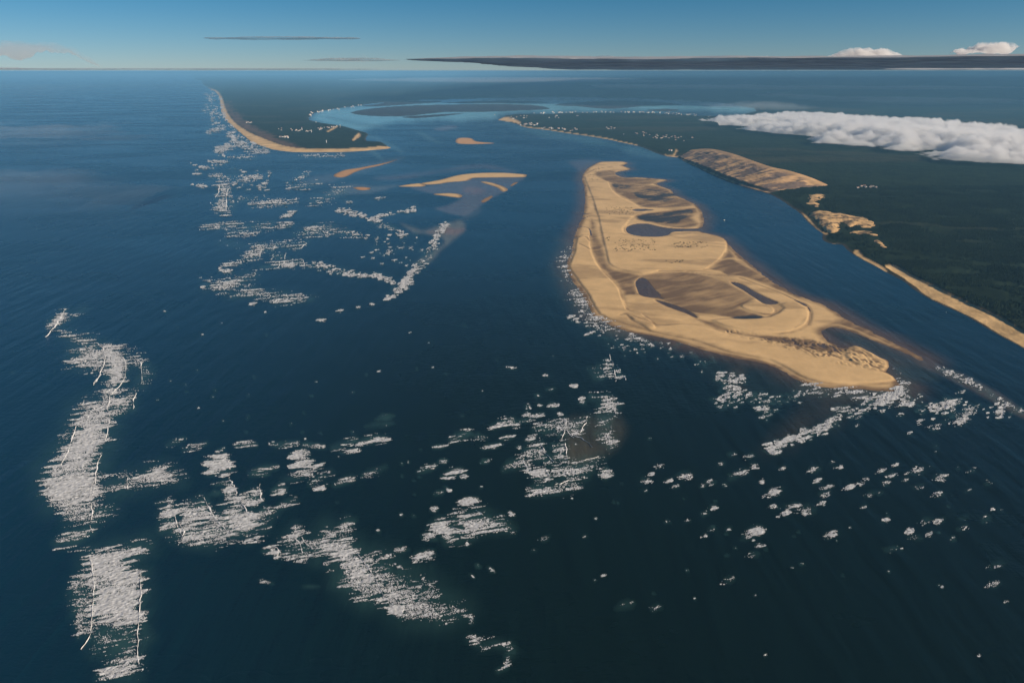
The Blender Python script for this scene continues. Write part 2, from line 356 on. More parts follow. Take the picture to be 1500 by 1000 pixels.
COAST = [(729,176),(745,178.5),(760,183),(772,187),(800,190),(824,194),(860,199),(890,204),(912,209),(932,213),(950,219),(964,225),(978,229),(993,230.5),(1005,237.5),(1030,249),(1055,261),(1080,270),(1105,277.5),(1125,282.5),
 (1138,288),(1152,297),(1162,304),(1172,310),(1181.6,320),(1196,334),(1209,343),(1207,350),(1217,356),(1236,358),(1244,366),(1255,374),(1276,385),(1298,397),(1326.7,412),(1345,425),(1366.7,438.7),(1420,462.7),(1460,486.7),(1500,508),(1600,565),(1750,655),(1950,770)]
MAIN = COAST + [(2150,770),(2150,110.6),(1500,110.6),(1080,110.6),(1080,140),(1110,163),(1050,171),(1000,168),(960,166.5),(900,165.5),(850,166),(780,167.5),(745,168.5),(738,172)]
MAIN_SAND = [[(1297,392),(1326.7,410),(1345,424),(1366.7,438.7),(1420,463),(1460,487),(1500,509),(1600,566),(1750,657),(1750,640),(1600,545),(1500,488),(1462,466),(1420,447),(1385,430),(1362,418),(1340,408),(1315,393),(1303,389)],
 ca([(45,232),(92,210),(130,213),(200,240),(215,262),(150,245),(90,238)]), ca([(200,262),(260,282),(400,298),(520,318),(700,343),(850,366),(960,392),(1060,412),(1060,418),(960,400),(850,374),(700,350),(520,325),(400,305),(260,290)]),
 cd([(215,452),(250,470),(330,560),(390,620),(455,640),(430,650),(350,592),(260,502)]), cd([(680,805),(740,800),(780,850),(900,915),(980,960),(985,990),(850,912),(720,842)]),
 ca([(1270,485),(1330,490),(1350,455),(1365,460),(1345,495),(1400,510),(1290,500)])]

def forest_height(X, Y, far):
    return 9 + 7 * fbm(X / 900, Y / 900, 71, 3) + (fbm(X / 26, Y / 26, 73, 2) - 0.5) * 9 * smooth(14000, 5000, far)
def make_land(name, outline, sands, scrub, res, label, dz, bounds=None, clear=()):
    U, V, X, Y = patch(outline, res, 4, bounds=bounds)
    far = np.hypot(X, Y)
    d = sdf(X, Y, wpoly(outline, 2))
    px = far / 1000.0
    d = d + (fbm(X / 80, Y / 80, 77) - 0.5) * 3 * px
    z = np.clip(d * 0.12, -6, 400)
    hf = forest_height(X, Y, far); z = np.minimum(z, hf) + dz
    tint = np.broadcast_to(PINE, X.shape + (3,)).copy()
    tint = tint * (0.75 + 0.55 * fbm(X / 500, Y / 300, 79))[..., None]
    clearing = smooth(0.60, 0.72, fbm(X / 1500, Y / 700, 81, 3)) * smooth(2500, 5000, far)
    tint = mixc(tint, [0.055, 0.05, 0.03], clearing * 0.5)
    mud = smooth(3 * px, 0, d); tint = mixc(tint, MUD, mud * 0.6)
    for w in scrub:
        m = smooth(-6 * px, 6 * px, sdf(X, Y, wpoly(w, 2)) + (fbm(X / 120, Y / 120, 83) - 0.5) * 22 * px)
        tint = mixc(tint, [0.16, 0.095, 0.07], m * (0.35 + 0.6 * fbm(X / 90, Y / 90, 85))); z = z - 6 * m * (z > 6)
    for w in sands:
        m = smooth(-1.2 * px, 1.5 * px, sdf(X, Y, wpoly(w, 2)) + (fbm(X / 60, Y / 60, 87) - 0.5) * 2.5 * px)
        tint = mixc(tint, DRY * 0.95, m); z = z * (1 - m) + m * np.clip(d * 0.05 + 0.6, -3, 4)
    build_patch(name, X, Y, z, tint, d > -8 * px, M_LAND, label)
    return U, V, X, Y, z, d
make_land('cape_land', CAPE, [CAPE_BEACH, cf([(535,505),(550,492),(630,450),(640,458),(560,505)]), cf([(795,585),(850,520),(872,522),(872,550),(810,592)])], [CAPE_SCRUB], 1.3,
          'dark wooded cape edged by a long pale ocean beach', 0.0)
landM = make_land('mainland', MAIN, MAIN_SAND, [], 1.6, 'dark pine-covered mainland running back to the hazy horizon', 1.5, bounds=(724, 2100, 110.6, 700))
# tidal flat inside the cape's hook and the far bay flats
def flat(pts, label, c, n=2, h=0.8):
    U, V, X, Y = patch(pts, 0.8, 3); far = np.hypot(X, Y)
    d = sdf(X, Y, wpoly(pts, n)) + (fbm(X / 300, Y / 300, 91) - 0.5) * far * 0.004
    z = np.clip(d * 0.02, -3, h) + (fbm(X / 200, Y / 200, 93) - 0.5) * 0.3
    ch = fbm(X / 500, Y / 250, 95)
    tint = np.asarray(c) * (0.7 + 0.6 * ch)[..., None]
    return build_patch('tidal_flat_land', X, Y, z, tint, d > -100, M_LAND, label)
FLATC = (0.045, 0.042, 0.045)
flat(cf([(560,505),(640,455),(720,455),(800,475),(880,500),(940,525),(925,560),(930,590),(800,595),(690,560),(600,530)]), 'grey tidal flat in the hook of the cape', (0.09, 0.075, 0.075), h=14.5)
flat(cn([(50,207),(120,190),(250,175),(400,167),(700,160),(1030,163),(1150,187),(1000,195),(800,203),(560,205),(380,225),(250,228),(120,222)]), 'broad dark tidal island in the middle of the bay', FLATC)
flat(cn([(335,230),(480,220),(680,209),(560,226),(400,238)]), 'thin dark tidal islet beside the broad tidal island', FLATC)
flat(cn([(100,171),(200,160),(270,145),(340,142),(560,143),(500,154),(400,160),(200,174)]), 'dark mudflat along the far northern shore of the bay', FLATC)
flat(cn([(560,155),(640,147),(900,140),(1150,150),(1000,156)]), 'long dark mudflat behind the broad tidal island', FLATC)
flat(ca([(450,122),(600,100),(800,92),(1000,86),(1250,100),(1400,120),(1100,130),(950,145),(820,148),(620,130)]), 'pointed dark mudflat off the far town waterfront', FLATC)
flat(ca([(1130,158),(1250,148),(1360,152),(1350,164),(1200,165)]), 'small dark mudflat close to the far town', FLATC)

# ------------------------------------------------------------------ the great dune and the small coastal dunes
def ridge_dune(name, shore, crest, heights, label, ns=180, nt=70, back=120, rough=1.0):
    sh = spline(shore, 12, False); cr = spline(crest, 12, False)
    def resample(p, n):
        L = np.r_[0, np.cumsum(np.hypot(*np.diff(p, axis=0).T))]; t = np.linspace(0, L[-1], n)
        return np.stack([np.interp(t, L, p[:, 0]), np.interp(t, L, p[:, 1])], 1)
    sh = resample(sh, ns); cr = resample(cr, ns)
    hs = np.interp(np.linspace(0, 1, ns), np.linspace(0, 1, len(heights)), heights)
    bx, by = ground(sh[:, 0], sh[:, 1], 3.0)
    cx, cy_ = ground(cr[:, 0], cr[:, 1], hs)
    t = np.r_[np.linspace(0, 1, nt), 1 + np.linspace(0.04, 1, 14)]
    T, S = np.meshgrid(t, np.arange(ns)); Tc = np.minimum(T, 1); B = np.maximum(T - 1, 0)
    dx, dy = cx - bx, cy_ - by; L = np.hypot(dx, dy) + 1e-6
    X = bx[:, None] + dx[:, None] * Tc + (dx / L)[:, None] * B * back
    Y = by[:, None] + dy[:, None] * Tc + (dy / L)[:, None] * B * back
    prof = 0.16 * smooth(0.03, 0.10, Tc) + 0.84 * Tc ** 0.9
    Z = 3 + (hs[:, None] - 3) * prof * (1 - smooth(0, 1, B)) + 0
    n1 = fbm(X / 130 + Y / 400, Y / 70, 101, 5) - 0.5
    n2 = np.abs(fbm(X / 70, Y / 190, 103, 4) - 0.5)
    Z = Z + rough * (26 * n1 + 18 * n2) * smooth(0, 0.12, Tc) * smooth(1.0, 0.8, Tc)
    g = fbm((X + 0.7 * Y) / 260, (Y - 0.5 * X) / 60, 105, 5, 0.62)
    tint = mixc(DRY * [0.80, 0.74, 0.74], np.array([0.115, 0.085, 0.075]), smooth(0.38, 0.55, g) * 0.9 * smooth(1.0, 0.75, Tc))
    tint = mixc(tint, [0.05, 0.04, 0.03], smooth(0.035, 0.05, Tc) * smooth(0.115, 0.085, Tc) * 0.85)  # dark band paints in the shade of the bluff above the shore
    nr, nc = X.shape
    Q = grid_faces(nr, nc)
    me = mesh_np(name, np.stack([X, Y, Z], -1).reshape(-1, 3), Q, {'tint': tint.reshape(-1, 3)})
    return tag(link(name, me, M_DUNE), label, None, 'structure')
ridge_dune('dune_hill', cp([(80,120),(150,162),(300,235),(450,303),(600,358),(750,403),(870,434),(960,425)]), cp([(130,100),(170,72),(215,56),(370,50),(560,92),(740,155),(900,208),(1050,240),(1200,285),(1300,325),(1380,372)]),
           [25, 60, 95, 105, 108, 108, 105, 100, 85, 55, 14], 'huge bare sand dune between the channel and the pine forest')
def small_dune(pts, top, label):
    U, V, X, Y = patch(pts, 0.7, 3)
    d = sdf(X, Y, wpoly(pts, 3)) + (fbm(X / 30, Y / 30, 111) - 0.5) * 26
    z = np.where(d > 0, 12 + top * (1 - np.exp(-np.maximum(d, 0) / 50)), 12 + d * 0.5) + (fbm(X / 45, Y / 45, 113) - 0.5) * top * 0.9
    g = fbm(X / 50, Y / 40, 115)
    tint = mixc(DRY * [0.95, 0.9, 0.85], [0.07, 0.055, 0.035], smooth(0.5, 0.66, g) * 0.85)
    return build_patch('dune_terrain', X, Y, z, tint, d > -16, M_DUNE, label)
small_dune(cd([(250,312),(330,292),(400,292),(438,312),(390,340),(360,372),(395,390),(360,418),(300,392),(248,378),(270,352)]), 9, 'broken sandy clearing in the pines just south of the huge dune')
small_dune(cd([(300,470),(350,445),(450,455),(560,475),(700,495),(820,525),(880,555),(888,585),(840,602),(740,600),(760,578),(650,590),(590,560),(560,600),(570,628),(480,640),(420,590),(360,530),(330,500)]), 16, 'horn-shaped dune blowout with dark hollow above the beach')
small_dune(cd([(650,655),(700,632),(790,628),(880,648),(915,670),(880,682),(800,668),(720,662)]), 9, 'crescent of bare sand below the horn-shaped dune')
small_dune(cd([(862,720),(900,708),(960,745),(990,775),(960,782),(900,755)]), 9, 'small leaf-shaped sand patch at the forest edge')
sandbar(cd([(420,680),(450,668),(520,680),(590,705),(595,722),(520,734),(450,715)]), 'lens-shaped pale sandbar against the forested shore', 3.0)

# ------------------------------------------------------------------ sea: one sheet, its own water colour stored per point
FOAM_JOBS = []      # filled below, used for the milky water round the surf
def froth_cells(polys, step=0.5, seed=1):
    """Flecks of froth over the outlines: many small facets, dense where the wave has just broken, in streaks along its run"""
    Vs, Qs, n0 = [], [], 0
    for k, (pts, dens) in enumerate(polys):
        p = spline(pts, 3) if len(pts) > 3 else np.array(pts, float)
        soft = max(1.3, min(11.0, 0.24 * math.sqrt(np.ptp(p[:, 0]) * np.ptp(p[:, 1]))))
        us = np.arange(p[:, 0].min() - soft * 1.5, p[:, 0].max() + soft * 1.5, step); vs_ = np.arange(p[:, 1].min() - soft, p[:, 1].max() + soft, step * 0.8)
        if len(us) < 3 or len(vs_) < 3: continue
        U, V = np.meshgrid(us, vs_); X, Y = ground(U, V); pm = np.hypot(X, Y) / 1000
        d = sdf(U, V, p)
        s = float((pm.mean() / 1.7) ** 0.8)
        xr = (X * 0.96 + Y * 0.28) / s; yr = (-X * 0.28 + Y * 0.96) / s
        fb = smooth(0.26, 0.74, 0.60 * fbm(xr / 30 + 1.6 * fbm(X / s / 40, Y / s / 40, 5, 2), yr / 6.5 + 1.8 * fbm(X / s / 55, Y / s / 35, 6, 2), seed + k, 4, 0.62) + 0.40 * fbm(X / s / 90, Y / s / 60, seed + k + 50, 2))
        fine = smooth(0.15, 0.85, 0.5 * noise(U / 1.5, V / 1.1, seed + 7) + 0.5 * hash2(np.floor(U / 1.0), np.floor(V / 1.0), seed + 8))
        e = smooth(-soft, soft * 0.9, d + (fbm(xr / 60, yr / 11, seed + 90, 4, 0.62) - 0.5) * soft * 4.6)
        keep = (0.56 * fb + 0.44 * fine) < (dens * 0.94 - 0.02) * e
        keep = keep[:-1, :-1]
        if not keep.any(): continue
        Z = 0.5 + pm * 0.12 + 2.4 * (fbm(xr / 7, yr / 4, seed + 33, 2) - 0.3) * s
        Q = grid_faces(*X.shape, keep); V3 = np.stack([X, Y, Z], -1).reshape(-1, 3)
        V3, Q = compact(V3, Q)
        Vs.append(V3); Qs.append(Q + n0); n0 += len(V3)
    if not Vs: return None
    return np.concatenate(Vs), np.concatenate(Qs)

def crest_mesh(pts, w=1.3, h=2.6, seed=3):
    p = spline(pts, 14, False)
    p = p + (np.stack([noise(np.arange(len(p)) / 4.0, np.zeros(len(p)), seed), noise(np.arange(len(p)) / 4.0, np.ones(len(p)) * 5, seed)], 1) - 0.5) * 2.4
    x, y = ground(p[:, 0], p[:, 1]); pm = np.hypot(x, y) / 1000
    n = len(p); tx = np.gradient(x); ty = np.gradient(y); L = np.hypot(tx, ty) + 1e-9; nx, ny = ty / L, -tx / L
    wid = 0.30 * w * pm * np.clip(3.6 * fbm(np.arange(n) / 6.0, np.full(n, 3.3), seed + 1, 4, 0.65) - 1.15, 0.02, 2) * np.sin(np.linspace(0.25, math.pi - 0.25, n)) ** 0.5
    hh = h * np.maximum(pm / 1.7, 1) ** 0.5 * (0.6 + 0.8 * noise(np.arange(n) / 2.7, np.full(n, 8.8), seed + 2))
    prof = [(-2.4, 0.0), (-1.1, 0.5), (-0.1, 1.0), (0.6, 0.8), (1.3, 0.0)]
    jit = np.random.default_rng(seed)
    V = np.stack([np.stack([x + nx * wid * a * jit.uniform(0.35, 1.6, n), y + ny * wid * a * jit.uniform(0.35, 1.6, n), 0.7 + pm * 0.15 + 0.36 * hh * b * jit.uniform(0.6, 1.3, n)], 1) for a, b in prof], 1).reshape(-1, 3)
    return V, grid_faces(n, len(prof))

def set_local(name, V, Q, mat, root, shade=True):
    o = link(name, mesh_np(name, V - np.array(root.location), Q, None, shade), mat, root); return o
def breaker(label, polys, crests, group=None, seed=1, name='breaking_wave', w=1.3, h=2.6):
    pts = crests[0] if crests else polys[0][0]
    x, y = ground(*np.mean(np.array(pts), 0))
    root = bpy.data.objects.new(name, None); col.objects.link(root); root.location = (float(x), float(y), 0)
    tag(root, label, 'wave', None, group)
    for i, c in enumerate(crests):
        V, Q = crest_mesh(c, w, h, seed + i); set_local('crest', V, Q, M_CREST, root, False)
    if polys:
        r = froth_cells(polys, seed=seed)
        if r: set_local('foam_trail', r[0], r[1], M_FOAM, root)['kind'] = 'stuff'
    FOAM_JOBS.extend(polys)
def stroke(pts, w):
    """thin lens-shaped outline round a polyline"""
    p = spline(pts, 5, False); n = len(p); t = np.gradient(p, axis=0); t /= np.hypot(t[:, 0], t[:, 1])[:, None] + 1e-9
    ww = w * np.sin(np.linspace(0.15, math.pi - 0.15, n)) ** 0.7
    a = p + np.stack([-t[:, 1], t[:, 0]], 1) * ww[:, None]; b = p - np.stack([-t[:, 1], t[:, 0]], 1) * ww[:, None]
    return [tuple(q) for q in np.concatenate([a, b[::-1]])][::3]
def froth_object(name, label, polys, cat='foam', seed=1):
    r = froth_cells(polys, seed=seed)
    if r is None: return
    tag(link(name, mesh_np(name, r[0], r[1]), M_FOAM), label, cat, 'stuff')
    FOAM_JOBS.extend(polys)

k1 = crop(40, 430, 3.3333); k2 = crop(40, 700, 3.3333); k3 = crop(220, 600, 3.75); k4 = crop(380, 720, 3.75); k5 = crop(600, 500, 3.75); k6 = crop(880, 520, 3.75); k7 = crop(1100, 540, 3.75); k8 = crop(280, 220, 3.75); k9 = crop(700, 780, 1.875)

# the long outer line of surf at the edge of the open ocean
breaker('short steep breaker alone at the head of the outer surf line', [(k1([(185,80),(175,120),(150,155),(100,165),(110,140),(150,105)]), .95), (k1([(185,110),(280,75),(220,120),(160,165)]), .35)], [k1([(186,78),(165,115),(130,165),(88,212)])], seed=11, w=1.8)
breaker('fan-shaped breaker with ragged white foam tail in the outer surf line', [(k1([(180,190),(240,215),(330,240),(372,270),(380,330),(345,375),(290,365),(215,335),(265,300),(215,290),(255,255)]), .72)], [k1([(330,240),(370,270),(380,330),(355,390),(325,445)])], seed=12)
breaker('curved double breaker behind the fan-shaped breaker', [(k1([(375,255),(455,285),(485,360),(465,430),(405,500),(360,500),(400,440),(385,370),(380,320)]), .78), (k1([(470,295),(550,315),(605,370),(570,450),(530,445),(555,380),(500,330)]), .32), (k1([(405,505),(520,480),(518,560),(440,605),(395,650)]), .55)], [k1([(455,290),(482,350),(467,430),(408,497)]), k1([(540,320),(560,370),(555,440)]), k1([(535,490),(515,520),(520,560)])], seed=13)
breaker('broadest sheet of foam with a long crest in the outer surf line', [(k1([(250,592),(330,545),(402,505),(402,620),(378,720),(345,800),(332,900),(325,1010),(110,1010),(92,870),(150,800),(190,740),(222,690)]), .80), (k1([(245,650),(240,610),(160,700),(200,700)]), .25), (k2([(110,5),(330,5),(315,100),(120,105),(100,50)]), .8), (k2([(140,110),(310,110),(440,150),(320,235),(200,235)]), .40), (k2([(140,322),(200,270),(300,238),(318,265),(230,327)]), .85)],
        [k1([(405,500),(395,560),(400,620),(378,718)]), k1([(240,650),(215,710),(190,790),(163,836)]), k1([(360,790),(340,850),(330,920),(318,1000)]), k2([(330,0),(312,60),(306,110),(318,170),(308,210)]), k2([(308,235),(318,265)]), k1([(325,440),(345,415)]), k1([(262,545),(280,525)])], seed=14, w=1.5)
breaker('tall rectangular sheet of foam between two upright crests', [(k2([(300,378),(430,350),(580,328),(500,395),(490,450),(552,470),(552,640),(532,685),(330,697),(325,560),(308,460)]), .84), (k2([(330,690),(545,680),(545,860),(522,960),(375,975),(440,880),(335,850)]), .36), (k2([(360,972),(410,900),(530,858),(545,900),(440,968)]), .78), (k2([(305,590),(300,775),(235,665),(222,560),(258,480),(312,465)]), .55), (k2([(250,770),(230,640),(300,600)]), .6), (k2([(550,640),(615,770),(550,880)]), .22)],
        [k2([(305,385),(318,460),(325,560),(315,680),(308,760),(262,838)]), k2([(552,468),(556,560),(546,650),(540,780),(542,905)])], seed=15, w=1.3, h=3.2)
breaker('flat streak of foam trailing behind the broadest surf sheet', [(k1([(345,935),(500,890),(672,853),(735,908),(600,925),(480,965),(335,1010)]), .55)], [k1([(488,900),(490,955)])], seed=16)
# mid-left cluster
breaker('ragged square breaker set apart above the triple breakers', [(k3([(310,290),(405,255),(435,290),(442,325),(380,342),(318,345),(335,315)]), .85)], [k3([(400,258),(430,285),(442,325)])], seed=21)
breaker('narrow foaming breaker at the ocean end of the triple breakers', [(k3([(60,580),(105,505),(135,560),(150,640),(175,695),(110,670),(55,660),(85,620)]), .85), (k3([(25,515),(100,490),(90,520)]), .6)], [k3([(98,488),(130,560),(150,640),(187,712)]), k3([(160,630),(182,665),(178,690)])], seed=22)
breaker('slanting breaker with a split foam tail, middle of the triple breakers', [(k3([(170,545),(295,482),(315,530),(352,592),(270,600),(180,608)]), .86), (k3([(190,655),(300,635),(380,612),(445,690),(300,715),(180,720)]), .8), (k3([(90,690),(180,700),(440,700),(330,760),(180,745)]), .2)], [k3([(293,482),(315,530),(352,592),(400,645),(447,692)])], seed=23)
breaker('wide triangular breaker at the shoreward end of the triple breakers', [(k3([(370,590),(485,488),(520,540),(590,595),(622,630),(540,692),(445,692),(400,640)]), .86), (k3([(500,492),(590,440),(612,500),(560,532)]), .7), (k3([(560,580),(630,535),(685,558),(600,600)]), .7), (k3([(610,640),(700,560),(640,600),(580,680)]), .3)], [k3([(487,485),(520,540),(560,585),(610,615)]), k3([(600,410),(608,455),(612,505)]), k3([(620,530),(650,550),(682,552)])], seed=24)
breaker('small hooked breaker on top of the triple breakers', [(k3([(398,452),(438,405),(472,462),(430,482)]), .85), (k3([(340,410),(430,385),(430,415)]), .45)], [k3([(432,372),(445,395),(466,430),(475,470)])], seed=25)
froth_object('whitecap_foam', 'scattered streaky whitecaps between the triple breakers and the sandbank', [(stroke(k3(a), w), q) for a, w, q in [
 ([(690,548),(750,515),(805,493)], 3, .75), ([(780,320),(850,290),(890,300)], 5, .8), ([(885,335),(950,297)], 2.5, .75), ([(730,388),(820,360),(890,335)], 3, .5), ([(1005,213),(1080,185),(1140,165)], 3.5, .8), ([(1050,235),(1150,215)], 2.6, .75),
 ([(1150,182),(1230,158),(1310,165)], 3.5, .7), ([(670,192),(740,190),(822,180)], 2.8, .8), ([(840,190),(900,195),(965,205)], 2.6, .8), ([(770,255),(830,240),(875,228)], 4.5, .8), ([(550,352),(620,328),(703,310)], 2.6, .75), ([(560,360),(660,355)], 2, .7), ([(670,450),(720,440),(748,440)], 6, .8), ([(700,408),(740,405)], 2.2, .8), ([(895,435),(960,428)], 3.4, .8),
 ([(1010,415),(1070,390),(1125,373)], 3, .7), ([(880,405),(940,370),(1005,335)], 2.6, .5), ([(90,195),(190,157)], 2.6, .5), ([(180,218),(312,185)], 2.4, .55), ([(468,196),(530,186),(592,195)], 3, .65), ([(0,360),(78,325)], 3.4, .8), ([(0,385),(80,372),(148,388)], 3.2, .6), ([(360,235),(408,212)], 2, .8), ([(390,362),(425,352)], 1.8, .8), ([(1170,358),(1290,315)], 2.6, .4), ([(1240,50),(1340,35)], 5, .35), ([(1180,90),(1340,75)], 3, .25), ([(320,465),(410,450)], 4, .3), ([(1340,770),(1410,760)], 3.2, .45), ([(1440,820),(1500,800)], 3.4, .6)]], seed=26)
# bottom centre
breaker('largest foaming breaker in the dark water, thick slanted body with a thin crest', [(k4([(298,310),(375,218),(430,268),(490,290),(545,340),(592,400),(640,490),(702,595),(620,590),(530,552),(450,482),(440,390),(380,352)]), .86), (k4([(598,350),(700,368),(785,430),(900,470),(1000,590),(1110,640),(1010,692),(800,695),(720,620),(640,490)]), .40), (k4([(700,530),(850,510),(870,530),(780,590),(710,590)]), .5), (k4([(800,680),(900,630),(1000,640),(990,680),(860,690)]), .45)],
        [k4([(540,340),(590,410),(640,490),(702,597)]), k4([(375,217),(400,245)])], seed=31, w=1.4)
breaker('forked breaker at the seaward end of the largest foaming breaker', [(k4([(130,272),(200,188),(250,270),(302,312),(240,352),(120,332),(190,300)]), .58), (k4([(400,232),(480,140),(522,160),(450,242)]), .45)], [k4([(200,260),(228,295),(238,342)]), k4([(232,248),(258,290),(295,315)])], seed=32)
breaker('round knob of foam trailing below the largest foaming breaker', [(k4([(712,645),(740,614),(792,650),(772,682),(716,668)]), .9)], [k4([(760,625),(790,645),(785,668)])], seed=33)
breaker('twin-lobed breaker on the open dark water', [(k4([(950,195),(990,163),(1060,190),(1142,222),(1070,240),(1030,272),(1020,240)]), .88), (k4([(1060,152),(1190,104),(1335,160),(1375,200),(1250,202),(1145,217)]), .68), (k4([(895,240),(940,225),(975,262),(910,262)]), .6), (k4([(1030,280),(1140,240),(1240,215),(1150,270)]), .25)], [k4([(1190,104),(1230,128)]), k4([(1060,195),(1140,225)])], seed=34)
breaker('tiny hooked breaker seaward of the forked breaker', [(k4([(20,326),(80,300),(105,330),(92,360),(60,335)]), .8)], [k4([(80,298),(104,325),(95,360)])], seed=35)
froth_object('drifting_foam', 'thin curling foam line beyond the tail of the largest breaker', [(stroke(k4(a), w), q) for a, w, q in [([(1120,680),(1165,690),(1160,730)], 2, .6), ([(1160,800),(1230,850),(1290,835),(1385,860),(1370,890)], 1.5, .7), ([(1355,900),(1360,950),(1300,990)], 1.5, .5), ([(900,480),(910,500),(960,525)], 1.2, .7), ([(745,400),(790,425)], 1.4, .6), ([(0,485),(75,505)], 1.2, .5), ([(360,388),(400,450)], 1.0, .5), ([(240,520),(330,520)], 1.6, .3)]], seed=36)
froth_object('whitecap_foam', 'small scattered whitecaps beside the twin-lobed breaker', [(stroke(k4(a), w), q) for a, w, q in [([(840,368),(900,350),(962,330)], 5, .7), ([(740,318),(820,320)], 4, .5), ([(1110,52),(1200,38)], 4, .8), ([(940,102),(980,95)], 3, .6), ([(770,128),(790,126)], 2, .7), ([(1130,285),(1150,290)], 2.5, .9), ([(1365,105),(1400,135)], 2.5, .7), ([(1160,455),(1178,470)], 1.5, .9), ([(1260,415),(1290,440)], 1.4, .8), ([(1190,400),(1210,415)], 2.5, .4), ([(645,212),(660,216)], 1.4, .9), ([(840,130),(855,135)], 1.2, .9)]], seed=37)
# centre: surf over the shoal south-west of the bank
breaker('comb of parallel white ripples with two upright crests below the sandbank', [(stroke(k5(a), 2.4), .8) for a in [[(1060,105),(1110,102)], [(1060,125),(1118,130)], [(1050,150),(1122,155)], [(1050,172),(1130,172)], [(1050,190),(1130,190)], [(1125,195),(1182,190)], [(1125,160),(1160,160)], [(1020,205),(1080,195)]]] + [(k5([(980,150),(1050,130),(1060,200),(1020,210)]), .25)], [k5([(1098,75),(1115,120),(1125,165),(1132,217)]), k5([(1140,130),(1160,165)]), k5([(1168,185),(1186,213)])], seed=41, w=0.9)
breaker('swept breaker with a curved crest over the olive shoal', [(k5([(870,452),(977,420),(942,500),(870,500)]), .5), (k5([(690,492),(850,430),(860,500),(835,515),(800,505)]), .52), (k5([(740,455),(856,430),(855,448),(760,465)]), .7)], [k5([(977,420),(960,465),(938,500)]), k5([(853,430),(858,450)]), k5([(858,470),(880,515),(900,530)]), k5([(905,520),(965,545),(1000,585)])], seed=42, w=1.0)
breaker('cluster of jagged breakers along the seaward edge of the olive shoal', [(k5([(640,602),(722,560),(740,610),(792,650),(780,672),(680,650)]), .68), (k5([(515,705),(545,660),(625,640),(655,692),(600,690)]), .65), (k5([(780,582),(856,560),(862,655),(800,645)]), .55), (k5([(660,712),(745,700),(778,748),(700,762)]), .65), (k5([(780,702),(900,670),(1042,638),(960,740),(870,752)]), .55), (k5([(665,832),(700,790),(800,790),(900,760),(932,790),(860,812),(740,832)]), .58), (k5([(780,560),(855,560),(850,580)]), .6)],
        [k5([(720,560),(740,605),(790,660)]), k5([(625,640),(640,690),(665,712)]), k5([(856,560),(862,620),(864,655)]), k5([(960,652),(1042,638)]), k5([(745,702),(775,750)]), k5([(800,790),(850,770),(910,758)]), k5([(835,475),(850,500),(835,545)])], seed=43, w=1.0)
froth_object('whitecap_foam', 'loose froth above and beside the olive shoal', [(k5([(1040,345),(1085,302),(1152,350),(1130,392),(1040,392)]), .62), (k5([(1030,400),(1110,400),(1100,480),(1040,470)]), .35), (k5([(1025,500),(1100,490),(1132,555),(1100,585),(1060,550)]), .5), (k5([(1040,732),(1080,695),(1112,730),(1070,757)]), .65), (k5([(990,290),(1080,300),(1060,330),(980,320)]), .35), (k5([(680,480),(760,450),(720,510)]), .35)] +
 [(stroke(k5(a), w), q) for a, w, q in [([(225,540),(290,515),(342,495)], 4, .8), ([(340,510),(420,530)], 5, .35), ([(455,470),(550,440),(590,462)], 4, .75), ([(590,442),(680,425)], 3, .55), ([(660,415),(738,398)], 2.6, .75), ([(620,405),(665,395)], 3, .7), ([(125,582),(212,572)], 2.6, .75), ([(495,535),(578,520)], 2.8, .75), ([(635,540),(700,525)], 4.5, .75), ([(400,587),(500,565)], 3, .6), ([(188,747),(265,712),(305,742)], 4, .8), ([(45,715),(150,682)], 3.6, .7), ([(155,660),(212,655)], 3.4, .8), ([(270,885),(380,865)], 4.5, .7), ([(385,665),(445,650)], 4, .35), ([(640,370),(650,350),(665,372)], 2.5, .85), ([(760,350),(825,350)], 4, .8), ([(690,297),(718,296)], 2, .85), ([(878,242),(918,242)], 2.4, .85), ([(925,320),(968,312)], 2.6, .8), ([(930,338),(970,335)], 2, .85), ([(750,265),(795,260)], 1.6, .6), ([(730,185),(762,192)], 1.6, .8), ([(530,140),(585,150)], 1.4, .8), ([(808,398),(845,400)], 2, .8), ([(1080,300),(1088,328)], 1.4, .9), ([(590,578),(612,585)], 2.4, .85), ([(700,350),(730,350)], 1.5, .7), ([(130,840),(200,820)], 3, .5), ([(195,800),(225,822)], 1.6, .85), ([(540,935),(575,960)], 2.6, .7), ([(115,925),(155,915)], 3, .5)]], seed=44)
